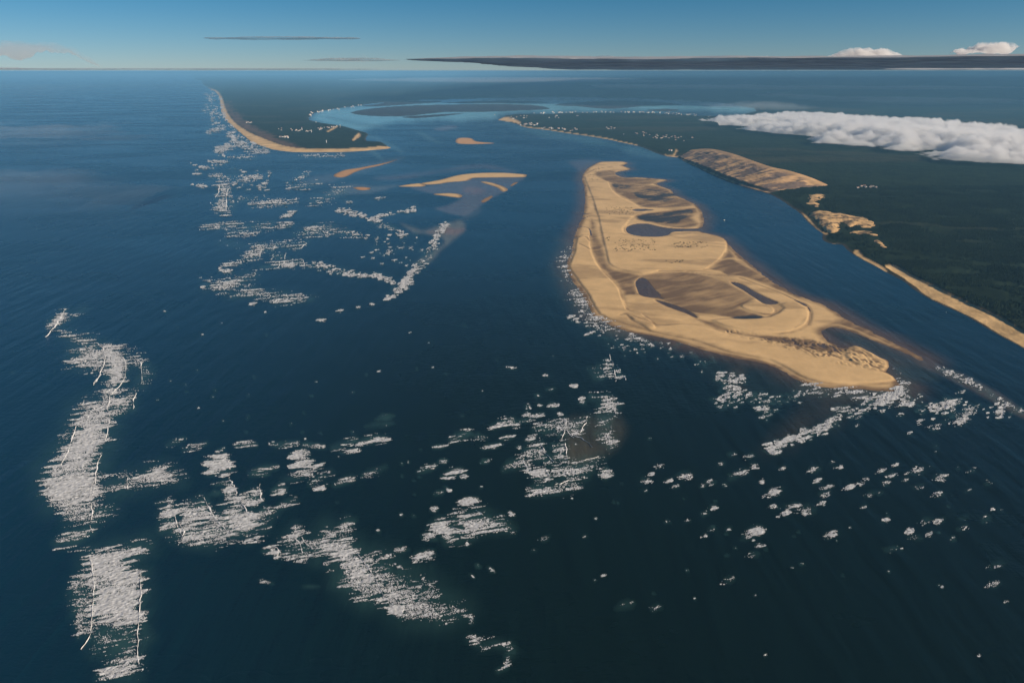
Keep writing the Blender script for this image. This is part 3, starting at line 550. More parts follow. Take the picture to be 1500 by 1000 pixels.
# right-hand field of whitecaps
def blob(x, y, r, a=1.0):
    n = 9; t = np.linspace(0, 2 * math.pi, n, endpoint=False)
    k = r * (0.6 + 0.7 * rng.random(n)); s = rng.uniform(-0.3, 0.3)
    return [(x + k[i] * 1.35 * math.cos(t[i]) + s * k[i] * math.sin(t[i]), y + 0.72 * k[i] * math.sin(t[i]) - 0.25 * k[i] * math.cos(t[i])) for i in range(n)]
BL = [(k6([(p[0], p[1])])[0], p[2], p[3]) for p in [(250,690,9,.6),(275,655,6,.85),(370,690,7,.85),(460,660,11,.65),(415,718,6,.85),(320,610,6,.5),(600,700,8,.8),(560,720,5,.7),(680,715,5,.75),(780,640,12,.68),(840,610,8,.8),(720,665,10,.3),(820,555,8,.65),(660,600,6,.75),(720,545,7,.45),(955,750,10,.82),(880,690,8,.5),(1000,620,5,.65),(700,955,5,.75),(860,960,11,.8),(365,915,5,.7),(20,655,7,.7),(1270,980,7,.55),(620,835,7,.75),(570,870,7,.6),(610,950,7,.55),(480,910,5,.4)]] + \
     [(k7([(p[0], p[1])])[0], p[2], p[3]) for p in [(365,615,8,.82),(430,650,9,.6),(400,690,8,.4),(540,650,8,.75),(600,635,7,.7),(632,605,5,.65),(770,590,10,.75),(740,630,8,.8),(720,560,6,.6),(800,525,5,.75),(910,560,12,.72),(920,650,10,.25),(960,640,5,.6),(850,610,5,.85),(1045,595,10,.75),(1035,690,8,.78),(655,690,7,.75),(710,680,6,.55),(230,755,11,.65),(310,775,12,.75),(390,737,7,.8),(190,795,8,.85),(120,755,6,.7),(445,910,9,.6),(960,835,10,.5),(1030,835,9,.6),(865,895,8,.75),(910,930,9,.25),(980,910,6,.85),(1160,875,8,.65),(1170,815,7,.4),(1290,825,9,.3),(740,835,6,.7),(655,830,6,.25),(490,540,6,.7),(350,555,9,.65),(450,515,5,.7),(175,545,5,.6),(620,760,5,.7),(1215,560,7,.65),(1195,670,5,.6),(1300,630,7,.3),(1325,770,4,.7),(1375,775,3,.7),(420,810,3.5,.6),(1140,545,3,.7),(985,535,2.5,.7),(1015,425,4,.8),(1015,455,2.5,.8),(870,360,5,.75),(1010,325,9,.65),(930,290,7,.65),(1070,290,8,.3),(1160,285,12,.7),(1120,245,9,.55),(1215,230,11,.68),(1080,180,10,.65),(1070,215,8,.55),(1160,125,7,.4),(945,240,6,.65),(825,253,6,.75),(590,265,7,.75),(582,312,4.5,.85),(760,205,6,.7),(845,195,9,.72),(720,235,6,.7),(630,230,9,.62),(1370,240,6,.5),(1355,245,4,.8),(130,680,11,.82),(30,895,13,.8),(790,985,6,.65),(40,970,5,.6),(1110,940,4,.4),(1265,430,2.5,.5),(545,870,2.5,.9),(60,620,5,.7)]] + \
     [(k9([(p[0], p[1])])[0], p[2], p[3]) for p in [(185,15,8,.65),(405,200,13,.40),(420,195,7,.55),(490,205,8,.45),(690,130,9,.42),(760,60,9,.5),(780,35,5,.7),(740,12,9,.65),(345,118,4,.85),(1425,88,10,.45),(1420,142,9,.6),(1450,190,5,.6),(970,8,7,.6),(1130,45,9,.35),(155,48,4,.4),(295,10,3,.7),(37,103,3.5,.6),(660,52,3,.6),(790,335,2.5,.5),(1375,337,2.5,.7),(862,95,2.2,.85),(625,8,5,.75),(1240,3,5,.8),(1190,12,8,.4)]]
WC_WORDS = ['ragged', 'rounded', 'wispy', 'arrow-shaped', 'torn', 'stretched']
for i, ((u, v), r, q) in enumerate(BL):
    rr = froth_cells([(blob(u, v, r * 0.60), q * 0.84), (stroke([(u - r * 1.5, v + r * 0.45), (u - r * 0.4, v + r * 0.1), (u + r * 0.5, v - r * 0.2)], r * 0.3), q * 0.45)], seed=200 + i)
    if rr is None: continue
    x, y = ground(u, v)
    strong = q >= 0.5
    o = link('whitecap', mesh_np('whitecap', rr[0] - np.array([float(x), float(y), 0]), rr[1]), M_FOAM); o.location = (float(x), float(y), 0)
    tag(o, 'ragged white whitecap in the dark water off the sandbank tip' if strong else 'faint milky whitecap dissolving in the dark water off the sandbank tip', 'whitecap', 'stuff', 'bright whitecaps off the sandbank tip' if strong else 'faint whitecaps off the sandbank tip')
    FOAM_JOBS.append((blob(u, v, r * 0.7), q * 0.2 - 0.25))
def scatter_along(line, width, n, size, q, seed):
    r = np.random.default_rng(seed); p = spline(line, 10, False); out = []
    for i in range(n):
        k = r.integers(0, len(p)); u, v = p[k] + r.normal(0, 1, 2) * np.array([width, width * 0.7]); s = size * r.uniform(0.4, 1.3)
        if r.random() < 0.5: out.append((stroke([(u - s * 1.5, v + s * 0.3), (u, v), (u + s * 1.5, v - s * 0.35)], s * 0.42), q))
        else: out.append((blob(u, v, s * 0.55), q))
    return out
froth_object('surf_foam', 'band of broken surf slanting from the sandbank tip across the shallows', scatter_along(k6([(930,525),(1000,480),(1100,450),(1230,395),(1320,330),(1420,290),(1520,250),(1620,215)]), 5.5, 190, 4.2, .78, 51), seed=51)
froth_object('surf_foam', 'speckled surf round the dark pool beside the sandbank', scatter_along(k6([(640,120),(700,120),(740,170),(690,230),(650,270),(760,210),(850,240),(900,290),(930,330)]), 8, 170, 3.0, .75, 52) + scatter_along(k6([(930,245),(1050,230),(1150,195),(1300,220)]), 5, 70, 2.2, .6, 53), seed=52)
froth_object('surf_foam', 'choppy surf spread beyond the tip of the sandbank', scatter_along(k7([(820,110),(860,170),(1000,220),(1100,200),(1200,230),(1400,240)]), 9, 110, 3.4, .75, 54) + scatter_along(k7([(1020,-5),(1120,40),(1220,85),(1330,150),(1480,235)]), 2.2, 120, 2.6, .6, 55), seed=54)
froth_object('surf_foam', 'flecks of surf along the seaward beach of the sandbank', scatter_along([(834,375),(828,400),(838,425),(853,450),(868,468),(890,482)], 5, 90, 1.15, .65, 56) + scatter_along([(880,478),(900,500),(930,505),(960,510),(1000,515),(1050,530)], 10, 90, 1.9, .6, 57) + scatter_along([(838,440),(850,470),(870,490)], 10, 26, 2.3, .75, 58)
 + [(stroke([(831,372),(827,392),(834,412),(846,428),(858,448),(868,464),(890,477),(925,491)], 0.8), .6), (stroke([(925,490),(945,500),(955,505)], .7), .7), (stroke([(1180,564),(1240,573),(1300,577),(1320,572),(1324,562),(1312,550)], .9), .6)], seed=56)
froth_object('whitecap_foam', 'tiny whitecaps dotted over the dark channel water', sum([scatter_along([(180 + 0 * k, 520), (420, 500), (700, 560), (900, 620)], 90, 40, 0.9, .7, 60 + k) for k in range(1)], []) + scatter_along([(850,700),(1100,820),(1400,760)], 60, 40, 1.1, .7, 61) + scatter_along([(250,560),(420,640),(620,680)], 50, 40, 1.0, .65, 62), seed=60)
# surf field between the cape and the mid-channel shoal
breaker('upright rectangular breaker on the outer bar off the wooded cape', [(k8([(150,195),(215,200),(193,260),(202,338),(150,335),(135,305),(160,250)]), .85), (k8([(200,240),(245,280),(240,320),(205,320)]), .35)], [k8([(157,193),(150,225),(130,262)]), k8([(212,205),(190,265),(197,338)]), k8([(105,290),(125,308)])], seed=71, w=1.1, h=2.0)
breaker('stepped breaker in the middle of the cape surf field', [(k8([(270,602),(330,542),(390,545),(370,592)]), .65), (k8([(330,515),(462,522),(450,552),(395,552)]), .62), (k8([(460,512),(642,508),(590,540),(470,532)]), .55), (k8([(170,632),(275,605),(280,622),(220,635)]), .75), (k8([(380,645),(482,615),(492,642)]), .75), (k8([(480,622),(555,600),(562,642),(500,642)]), .75), (k8([(555,606),(610,600),(622,642)]), .7), (k8([(620,622),(690,640),(640,645)]), .6), (k8([(440,570),(520,570),(515,600),(450,602)]), .45)],
        [k8([(390,545),(375,592)]), k8([(462,525),(450,552)]), k8([(452,570),(437,606)]), k8([(488,615),(480,645)]), k8([(557,600),(560,642)]), k8([(608,600),(622,642)]), k8([(520,568),(515,598)]), k8([(600,505),(635,515),(590,542)])], seed=72, w=0.8, h=1.6)
breaker('slanting twin breaker at the near corner of the cape surf field', [(k8([(75,747),(150,738),(240,715),(350,685),(310,712),(200,772)]), .66), (k8([(220,805),(330,757),(432,790),(400,807),(300,800)]), .68), (k8([(430,790),(520,788),(662,815),(560,836),(460,840)]), .58)], [k8([(155,737),(140,762)]), k8([(322,757),(365,795)]), k8([(430,790),(436,806)])], seed=73, w=0.8, h=1.6)
breaker('row of low breakers across the head of the cape surf field', [(k8([(570,462),(640,430),(760,420),(800,430),(780,458),(650,468)]), .58), (k8([(770,450),(860,440),(942,476),(900,470)]), .58), (k8([(318,300),(360,290),(580,278),(520,300),(400,302)]), .55)], [k8([(900,452),(940,478)]), k8([(640,440),(690,445)])], seed=74, w=0.8, h=1.6)
froth_object('surf_foam', 'streaky surf lines over the outer bar of the wooded cape', [(stroke(k8(a), w), q) for a, w, q in [([(65,420),(180,412),(292,402)], 2.4, .85), ([(90,432),(240,426)], 1.5, .8), ([(215,457),(330,425),(465,407)], 3, .72), ([(460,420),(560,410)], 3.2, .75), ([(490,365),(560,352)], 2.2, .85), ([(525,342),(580,335)], 1.8, .85), ([(660,285),(760,250),(860,212)], 4, .5), ([(540,205),(640,195),(720,178)], 1.8, .75), ([(25,190),(90,200)], 2.8, .85), ([(10,130),(62,131)], 1.8, .85), ([(0,188),(14,190)], 1.6, .9), ([(40,95),(95,98)], 3, .6), ([(95,60),(210,65)], 1.6, .7), ([(100,140),(250,155)], 2.8, .75), ([(245,170),(390,148)], 2.8, .65), ([(170,20),(185,40)], 2, .75), ([(200,40),(360,45)], 1.4, .65), ([(260,280),(345,262)], 3, .45), ([(150,660),(232,675)], 2.6, .8), ([(90,718),(108,714)], 1.8, .9), ([(50,752),(75,748)], 1.3, .9), ([(320,848),(360,838)], 1.8, .8), ([(685,932),(735,930)], 1.8, .85), ([(790,885),(835,880)], 1.5, .8), ([(905,865),(930,858)], 1.3, .8), ([(980,842),(1010,848)], 1.5, .8), ([(150,505),(300,530)], 4, .22), ([(560,165),(650,125)], 4.5, .4), ([(415,120),(445,130)], 2, .7), ([(385,185),(420,183)], 1.4, .8), ([(840,280),(885,285)], 1.6, .75), ([(1010,268),(1065,262)], 1.6, .7)]]
 + scatter_along(k8([(820,330),(880,345),(990,380),(1080,420),(1170,468)]), 2.6, 90, 2.6, .75, 75) + scatter_along(k8([(990,385),(1080,350),(1220,325)]), 2.2, 50, 2.2, .75, 76) + scatter_along(k8([(690,635),(780,655),(860,675),(940,690),(1020,690),(1110,725)]), 2.8, 120, 3.0, .7, 77)
 + scatter_along(k8([(960,440),(1050,500),(1150,560),(1000,560),(1180,460)]), 14, 50, 2.0, .7, 78) + scatter_along(k8([(60,60),(250,140),(400,180),(200,250)]), 13, 55, 2.2, .7, 79), seed=75)
froth_object('surf_foam', 'dense froth tracing the steep edge of the reddish shoal', scatter_along(k8([(1120,780),(1180,720),(1230,650),(1290,590),(1330,520),(1400,400)]), 3.6, 240, 2.3, .75, 80) + scatter_along(k8([(1070,815),(1110,800)]), 2, 14, 2.5, .8, 81), seed=80)
froth_object('surf_foam', 'rows of surf rolling in along the ocean beach of the cape', scatter_along([(305,135),(308,150),(311,165),(318,180)], 5, 80, 1.8, .6, 82) + scatter_along([(338,196),(345,206),(352,212),(330,214),(318,222)], 3, 70, 2.4, .75, 83) + scatter_along([(322,140),(326,165),(336,182),(352,200),(372,212),(392,220)], 1.6, 90, 1.6, .65, 84)
 + [(stroke(a, w), q) for a, w, q in [([(305,194),(318,189),(330,186)], 1.5, .8), ([(320,226),(330,218),(347,212)], 1.6, .85), ([(335,196),(344,206),(352,213)], 1.4, .8), ([(352,213),(372,219),(392,222)], 1.3, .7), ([(305,236),(335,238)], 1.0, .8), ([(312,243),(330,240)], 1.4, .6), ([(306,256),(336,259)], 1.8, .7), ([(345,264),(375,258)], 2.0, .6), ([(440,228),(470,229),(505,228)], 1.4, .5)]], seed=82)

# ------------------------------------------------------------------ the sea sheet
def make_sea():
    us = np.arange(-560, 2062, 3.2); vs_ = np.r_[np.arange(110.6, 330, 1.7), np.arange(330, 1120, 2.9), np.arange(1130, 1500, 30)]
    U, V = np.meshgrid(us, vs_); X, Y = ground(U, V); far = np.hypot(X, Y); pm = far / 1000
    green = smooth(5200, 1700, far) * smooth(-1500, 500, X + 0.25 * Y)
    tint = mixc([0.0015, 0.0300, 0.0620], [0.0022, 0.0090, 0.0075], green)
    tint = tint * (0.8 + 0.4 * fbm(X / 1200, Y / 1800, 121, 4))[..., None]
    def shoal(pts, c, soft, q):
        p = np.array(pts); b = soft * 3
        ii = np.where((vs_ > p[:, 1].min() - b) & (vs_ < p[:, 1].max() + b))[0]; jj = np.where((us > p[:, 0].min() - b) & (us < p[:, 0].max() + b))[0]
        if len(ii) == 0 or len(jj) == 0: return
        s = np.s_[ii[0]:ii[-1] + 1, jj[0]:jj[-1] + 1]
        d = sdf(U[s], V[s], spline(pts, 3)) + (fbm(X[s] / pm[s] / 25, Y[s] / pm[s] / 60, 123) - 0.5) * soft * 1.6
        tint[s] = mixc(tint[s], np.asarray(c) * 2.5, q * smooth(-soft, soft, d))
    # shallow bay and shoals: the bed shows through
    shoal(cn([(-150,240),(-60,190),(100,178),(400,140),(1150,140),(1700,150),(2250,175),(2200,200),(1500,195),(900,212),(820,240),(300,260),(100,300),(-20,275)]), [0.075, 0.175, 0.215], 6, .9)
    for pts in ([(170,290),(330,330),(500,420),(620,520)], [(520,370),(640,420),(720,470)], [(300,270),(450,300),(640,330)], [(780,345),(850,380),(920,410)]):
        shoal(stroke(c2(pts), 3.0), [0.03, 0.065, 0.075], 3, .6)
    shoal(ca([(100,240),(220,275),(420,305),(700,350),(900,400),(1100,440),(1000,440),(700,400),(400,350),(200,310)]), [0.02, 0.06, 0.075], 5, .6)
    shoal(ca([(930,440),(1000,425),(1150,450),(1280,500),(1330,520),(1150,500),(1000,480)]), [0.02, 0.055, 0.075], 4, .7)
    VIO = [0.040, 0.044, 0.056]
    shoal(cb([(300,325),(440,315),(640,280),(840,250),(1300,232),(1200,312),(1160,352),(1000,430),(930,480),(830,557),(760,572),(620,552),(520,510),(640,480),(760,420),(600,400),(430,370)]), VIO, 2.2, .85)
    shoal(cb([(770,340),(830,320),(960,345),(900,385),(800,370)]), [0.075, 0.050, 0.045], 4, .6)
    shoal(cb([(230,640),(400,700),(560,660),(720,622),(772,640),(775,690),(700,772),(560,900),(470,990),(340,1000),(480,900),(600,800),(480,745),(330,720)]), [0.055, 0.06, 0.055], 4, .85)
    shoal(cb([(440,715),(560,690),(620,650),(680,690),(760,690),(770,705),(700,740),(600,740),(500,735)]), [0.085, 0.052, 0.040], 4, .7)
    shoal(c2([(560,605),(700,585),(900,560),(1050,540),(1170,530),(1330,565),(1290,572),(1150,548),(950,568),(700,612)]), [0.045, 0.042, 0.052], 4, .6)
    shoal(c2([(230,600),(330,585),(470,540),(690,490),(700,505),(500,565),(300,625),(150,640)]), [0.035, 0.045, 0.055], 4, .6)
    shoal(c2([(300,690),(420,640),(560,650),(700,640),(560,680),(420,690)]), [0.05, 0.065, 0.075], 3, .6)
    shoal(c2([(880,330),(960,318),(1010,325),(920,345)]), [0.08, 0.07, 0.08], 2.5, .6)
    shoal(c5([(130,62),(290,60),(230,95),(200,130),(165,100)]), [0.05, 0.045, 0.05], 4, .6)
    dB = sdf(X, Y, wpoly(BANK, 1)); m = smooth(-150, 0, dB + (fbm(X / 100, Y / 100, 125) - 0.5) * 40); tint[:] = mixc(tint, [0.100, 0.062, 0.038], m ** 1.7 * 0.9)
    BR = [0.020, 0.017, 0.011]
    shoal(k6([(740,60),(800,90),(760,150),(800,190),(720,180),(690,100)]), [0.042, 0.027, 0.013], 9, .7)
    shoal(k6([(1050,120),(1200,180),(1500,200),(1640,190),(1650,230),(1400,260),(1240,370),(1000,480),(900,520),(1000,400),(1150,280)]), BR, 26, .55)
    shoal(k6([(560,60),(700,20),(900,60),(1100,150),(1000,260),(800,240),(640,160)]), [0.005, 0.009, 0.007], 14, .6)
    shoal(k5([(860,440),(980,420),(1120,400),(1180,470),(1150,560),(1060,640),(880,660),(850,560)]), [0.020, 0.020, 0.014], 11, .8)
    shoal(k5([(880,560),(1000,560),(1060,600),(1000,640),(880,655)]), [0.028, 0.026, 0.018], 8, .6)
    shoal(c6([(1010,445),(1110,450),(1250,490),(1350,530),(1480,600),(1600,680),(1500,690),(1380,650),(1300,590),(1180,520)]), [0.011, 0.016, 0.014], 8, .7)
    shoal([(1340,522),(1380,537),(1420,553),(1460,575),(1500,603),(1505,615),(1460,590),(1400,560),(1350,535)], [0.035, 0.028, 0.022], 4, .8)
    shoal(cb([(800,475),(920,500),(900,560),(770,600)]), [0.05, 0.055, 0.06], 5, .3)
    # milky, aerated water round the surf
    aer = np.zeros_like(X)
    for pts, q in FOAM_JOBS:
        p = np.array(pts); soft = max(3.0, 0.3 * math.sqrt(np.ptp(p[:, 0]) * np.ptp(p[:, 1]))); b = soft * 1.5
        ii = np.where((vs_ > p[:, 1].min() - b) & (vs_ < p[:, 1].max() + b))[0]; jj = np.where((us > p[:, 0].min() - b) & (us < p[:, 0].max() + b))[0]
        if len(ii) < 1 or len(jj) < 1: continue
        s = np.s_[ii[0]:ii[-1] + 1, jj[0]:jj[-1] + 1]
        aer[s] = np.maximum(aer[s], (0.35 + 0.5 * q) * smooth(-soft * 1.3, soft, sdf(U[s], V[s], p)))
    aer = np.clip(aer * (0.5 + fbm(X / 60, Y / 30, 127)), 0, 1)
    tint[:] = mixc(tint, [0.05, 0.125, 0.115], aer * 0.7)
    Z = np.zeros_like(X)
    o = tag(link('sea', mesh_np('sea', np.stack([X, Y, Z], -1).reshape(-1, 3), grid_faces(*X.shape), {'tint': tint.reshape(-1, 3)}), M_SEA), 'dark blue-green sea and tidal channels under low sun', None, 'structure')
make_sea()

# ------------------------------------------------------------------ forest crowns, dune grass
def cones(P, r, h, seed, sides=5):
    """one small pointed crown per point"""
    g = np.random.default_rng(seed); n = len(P)
    a0 = g.random(n) * 6.28; V = np.zeros((n, sides + 1, 3), np.float32)
    for k in range(sides):
        rr = r * g.uniform(0.7, 1.3, n); a = a0 + 2 * math.pi * k / sides
        V[:, k, 0] = P[:, 0] + rr * np.cos(a); V[:, k, 1] = P[:, 1] + rr * np.sin(a); V[:, k, 2] = P[:, 2] + g.uniform(-0.15, 0.25, n) * h
    V[:, sides] = P; V[:, sides, 2] += h
    V[:, sides, :2] += g.normal(0, 0.25, (n, 2)) * np.asarray(r).reshape(-1, 1)
    base = np.arange(n)[:, None] * (sides + 1)
    Q = np.stack([np.stack([base[:, 0] + k, base[:, 0] + (k + 1) % sides, base[:, 0] + sides], 1) for k in range(sides)], 1).reshape(-1, 3)
    return V.reshape(-1, 3), Q
def make_forest():
    g = np.random.default_rng(5); n = 420000
    X = g.uniform(500, 5200, n); Y = g.uniform(900, 6400, n)
    vv = Y / X; keep = (X / Y < 0.86) & (Y < 6400)
    X, Y = X[keep], Y[keep]
    d = sdf(X, Y, wpoly(MAIN, 1)); keep = d > 25
    X, Y, d = X[keep], Y[keep], d[keep]
    bad = np.zeros(len(X), bool)
    for w in MAIN_SAND[:1] + MAIN_SAND[3:5]: bad |= sdf(X, Y, wpoly(w, 1)) > -10
    for o in bpy.data.objects:
        if o.name.startswith('dune_'):
            co = np.empty(len(o.data.vertices) * 3, np.float32); o.data.vertices.foreach_get('co', co); co = co.reshape(-1, 3)
            key = set(zip((co[:, 0] // 30).astype(int), (co[:, 1] // 30).astype(int)))
            kx, ky = (X // 30).astype(int), (Y // 30).astype(int)
            bad |= np.array([(a, b) in key for a, b in zip(kx, ky)])
    gap = smooth(0.60, 0.68, fbm(X / 260, Y / 130, 131, 3)) > g.random(len(X))
    X, Y, d = X[~bad & ~gap], Y[~bad & ~gap], d[~bad & ~gap]
    far = np.hypot(X, Y)
    Z = np.minimum(d * 0.12, forest_height(X, Y, far)) + 1.5
    r = g.uniform(2.6, 6.2, len(X)); h = g.uniform(4, 10, len(X)) * smooth(0, 120, d)
    V, Q = cones(np.stack([X, Y, Z], 1), r, h + 1.5, 6)
    tag(link('pine_forest', mesh_np('pine_forest', V, Q, None, False), M_PINE), 'dense dark pine forest covering the mainland behind the dunes', 'forest', 'stuff')
make_forest()
def make_tufts():
    g = np.random.default_rng(9); X0, Y0, Z0 = bankXYZ; P = []; BU0, BV0 = min(p[0] for p in BANK) - 6, min(p[1] for p in BANK) - 6
    for x0, y0, x1, y1, n in [(330,315,480,358,60),(365,492,600,560,110),(690,508,885,540,70),(225,95,300,150,60),(655,608,755,626,10),(325,480,370,500,10),(235,160,290,172,12)]:
        for _ in range(n):
            u, v = c5([(g.uniform(x0, x1), g.uniform(y0, y1))])[0]; iu = int(round((u - BU0) / 0.9)); iv = int(round((v - BV0) / 0.9)); P.append((*map(float, ground(u, v)), float(Z0[iv, iu]) - 0.1))
    P = np.array(P); V, Q = cones(P, g.uniform(2.5, 8, len(P)), g.uniform(1.0, 3.0, len(P)), 10, 6)
    m = flat_mat('marram_grass', (0.075, 0.062, 0.03), 1.0, 0.0, 0.3, 0.05)
    tag(link('dune_grass', mesh_np('dune_grass', V, Q, None, False), m), 'sparse dark tufts of dune grass on the dry plateau of the sandbank', 'grass', 'stuff')
make_tufts()

# ------------------------------------------------------------------ houses, towers, boats
M_WALL = flat_mat('pale_render', (0.72, 0.68, 0.62), 0.9, 0.1, 0.1, 0.05); M_ROOF = flat_mat('clay_tiles', (0.42, 0.24, 0.17), 0.9, 0.1, 0.2, 0.3); M_RED = flat_mat('red_paint', (0.45, 0.05, 0.04), 0.5, 0.4)
M_GLASS = flat_mat('lantern_glass', (0.05, 0.07, 0.08), 0.1, 0.5); M_HULL = flat_mat('white_gelcoat', (0.8, 0.8, 0.78), 0.3, 0.5); M_DECK = flat_mat('boat_deck', (0.5, 0.42, 0.3), 0.7, 0.2)
def house_mesh(w, l, h, rf):
    v = [(-w,-l,0),(w,-l,0),(w,l,0),(-w,l,0),(-w,-l,h),(w,-l,h),(w,l,h),(-w,l,h),(0,-l,h+rf),(0,l,h+rf)]
    wf = [(0,1,5,8,4),(1,2,6,5),(2,3,7,9,6),(3,0,4,7)]
    me = bpy.data.meshes.new('house'); e = 0.6; ro = [(-w-e,-l-e,h-0.2),(w+e,-l-e,h-0.2),(w+e,l+e,h-0.2),(-w-e,l+e,h-0.2),(0,-l-e,h+rf+0.3),(0,l+e,h+rf+0.3)]
    me.from_pydata(v + ro, [], wf + [(11,12,15,14),(13,10,14,15)])
    me.materials.append(M_WALL); me.materials.append(M_ROOF)
    for p in me.polygons[4:]: p.material_index = 1
    return me
HM = [house_mesh(9, 13, 13, 4), house_mesh(7, 10, 12, 4), house_mesh(12, 20, 18, 5), house_mesh(10, 14, 22, 3)]
def houses(n, pts, width, label, group, seed, big=0.2, zb=7.0, kinds=None):
    g = np.random.default_rng(seed); p = spline(pts, 12, False)
    for i in range(n):
        u, v = p[g.integers(0, len(p))] + g.normal(0, 1, 2) * np.array(width)
        x, y = ground(u, v)
        o = bpy.data.objects.new('house', HM[g.choice(kinds or [0, 1, 2, 3], p=None)]); col.objects.link(o)
        o.location = (float(x), float(y), zb); o.rotation_euler = (0, 0, g.uniform(0, 3.14)); tag(o, label, 'house', None, group)
houses(70, [(790,166.8),(850,165.6),(900,165),(950,165.5),(985,167.5),(1010,170)], (10, 0.5), 'tiny pale house in the far town along the bay waterfront', 'far town houses', 301, kinds=[0,2,3])
houses(26, [(1000,170),(1060,176),(1100,182)], (14, 2.2), 'tiny pale house in the far town where the fog bank begins', 'houses under the fog edge', 302)
houses(22, [(766,183.5),(774,183),(784,184)], (4, 0.8), 'small white villa on the point by the sandy spit', 'villas on the point', 303)
houses(20, [(800,188),(812,190),(840,192)], (8, 0.9), 'small villa on the wooded shore past the point', 'shore villas', 304)
houses(16, [(750,172),(780,173),(830,171)], (14, 2.0), 'white roof among the pines of the wooded point', 'houses in the point pines', 305)
houses(36, [(925,196),(945,198),(965,203),(985,202),(995,205)], (9, 1.6), 'white house in the forest suburb behind the channel shore', 'forest suburb houses', 306, kinds=[0,1])
houses(8, [(886,188),(896,187),(893,190)], (3, 0.8), 'pale roof in a small clearing of the point forest', 'clearing houses', 307, kinds=[0,1])
houses(14, [(406,192),(420,190.5),(440,193),(455,194)], (6, 0.7), 'small pale house in the cape village by the lighthouse', 'cape village houses', 308, kinds=[0,1])
houses(22, [(466,190),(478,189),(488,187),(494,186)], (3, 0.8), 'small pale house beside the hooked beach of the cape', 'cape hook houses', 309, kinds=[0,1])
houses(26, [(452,170),(460,166),(480,162.5),(505,158.5),(530,155)], (3, 0.6), 'pale house on the bay shore of the wooded cape', 'cape bay houses', 310, kinds=[0,2])
houses(7, [(361,180.5),(366,180.8),(373,180.5)], (2.5, 0.3), 'pale house in the dune scrub of the cape', 'scrub houses', 311, kinds=[0])
houses(6, [(412,202),(418,202.5),(421,202)], (2, 0.25), 'long white roof alone in the cape forest', 'cape forest roofs', 312, kinds=[2])
houses(9, [(1252,278),(1262,276),(1278,278),(1282,277)], (4, 1.0), 'small white campsite roof deep in the mainland pines', 'campsite roofs', 313, kinds=[1], zb=14)
houses(2, [(981,222.5),(982,222.5)], (0.4, 0.2), 'bright white hotel where the shore road meets the dune', 'hotel by the dune', 314, kinds=[2])
def lathe(prof, sides=12):
    V = [(r * math.cos(2*math.pi*k/sides), r * math.sin(2*math.pi*k/sides), z) for r, z in prof for k in range(sides)]
    Q = [(i*sides+k, i*sides+(k+1)%sides, (i+1)*sides+(k+1)%sides, (i+1)*sides+k) for i in range(len(prof)-1) for k in range(sides)]
    me = bpy.data.meshes.new('lathe'); me.from_pydata(V, [], Q + [tuple(range((len(prof)-1)*sides, len(prof)*sides))]); return me
def tower(u, v, h, name, label, cat):
    x, y = ground(u, v); root = bpy.data.objects.new(name, None); col.objects.link(root); root.location = (float(x), float(y), 8); tag(root, label, cat)
    s = h / 52
    link('shaft', lathe([(6.5*s,0),(5.6*s,4*s),(4.2*s,41*s)]), M_HULL, root)
    if cat == 'lighthouse':
        link('gallery', lathe([(5.6*s,41*s),(5.8*s,42.5*s),(3.4*s,42.6*s)]), M_RED, root); link('lantern', lathe([(3.0*s,42.6*s),(3.0*s,47*s)]), M_GLASS, root); link('cap', lathe([(3.4*s,47*s),(2.4*s,50*s),(0.2*s,52*s)]), M_RED, root)
    else:
        link('tank', lathe([(4.2*s,41*s),(8*s,45*s),(8*s,50*s),(1*s,52*s)]), M_HULL, root)
tower(442.5, 191.5, 56, 'lighthouse', 'white lighthouse with red top rising from the cape forest', 'lighthouse')
tower(456.5, 195, 44, 'water_tower', 'white water tower beside the lighthouse village', 'tower')
tower(478.4, 210.5, 42, 'water_tower', 'white water tower alone in the trees near the cape tip', 'tower')
tower(463, 181, 36, 'water_tower', 'white water tower on the bay edge of the cape', 'tower')
def boat(u, v, L, rz, label):
    x, y = ground(u, v); root = bpy.data.objects.new('motor_boat', None); col.objects.link(root); root.location = (float(x), float(y), 0.3); root.rotation_euler = (0, 0, rz); tag(root, label, 'boat')
    st = [(-.5,.16),(-.2,.19),(.1,.18),(.32,.11),(.5,.005)]
    V = []
    for t, w in st: V += [(t*L,-w*L,.13*L),(t*L*.94,-w*L*.55,-.03*L),(t*L*.94,w*L*.55,-.03*L),(t*L,w*L,.13*L)]
    Q = [(4*i+k,4*i+k+1,4*i+k+5,4*i+k+4) for i in range(4) for k in range(3)] + [(0,3,2,1)]
    me = bpy.data.meshes.new('hull'); me.from_pydata(V, [], Q); link('hull', me, M_HULL, root)
    me = bpy.data.meshes.new('deck'); me.from_pydata([(t*L, s*w*L*.96, .125*L) for t, w in st for s in (-1, 1)], [], [(2*i,2*i+2,2*i+3,2*i+1) for i in range(4)]); link('deck', me, M_DECK, root)
    a, b, h0, h1 = -.22*L, .14*L, .127*L, .27*L; w = .12*L
    me = bpy.data.meshes.new('cabin'); me.from_pydata([(a,-w,h0),(b,-w,h0),(b,w,h0),(a,w,h0),(a,-w*.85,h1),(b-.08*L,-w*.85,h1),(b-.08*L,w*.85,h1),(a,w*.85,h1)], [], [(0,1,5,4),(1,2,6,5),(2,3,7,6),(3,0,4,7),(4,5,6,7)]); link('cabin', me, M_HULL, root)
boat(1061, 322.5, 15, 0.4, 'white motor boat in the channel beside the sandbank lagoon')
boat(1386, 457.5, 9, 1.2, 'small white motor boat off the mainland beach')
boat(208.5, 300.5, 14, 2.0, 'lone white motor boat on the open ocean')

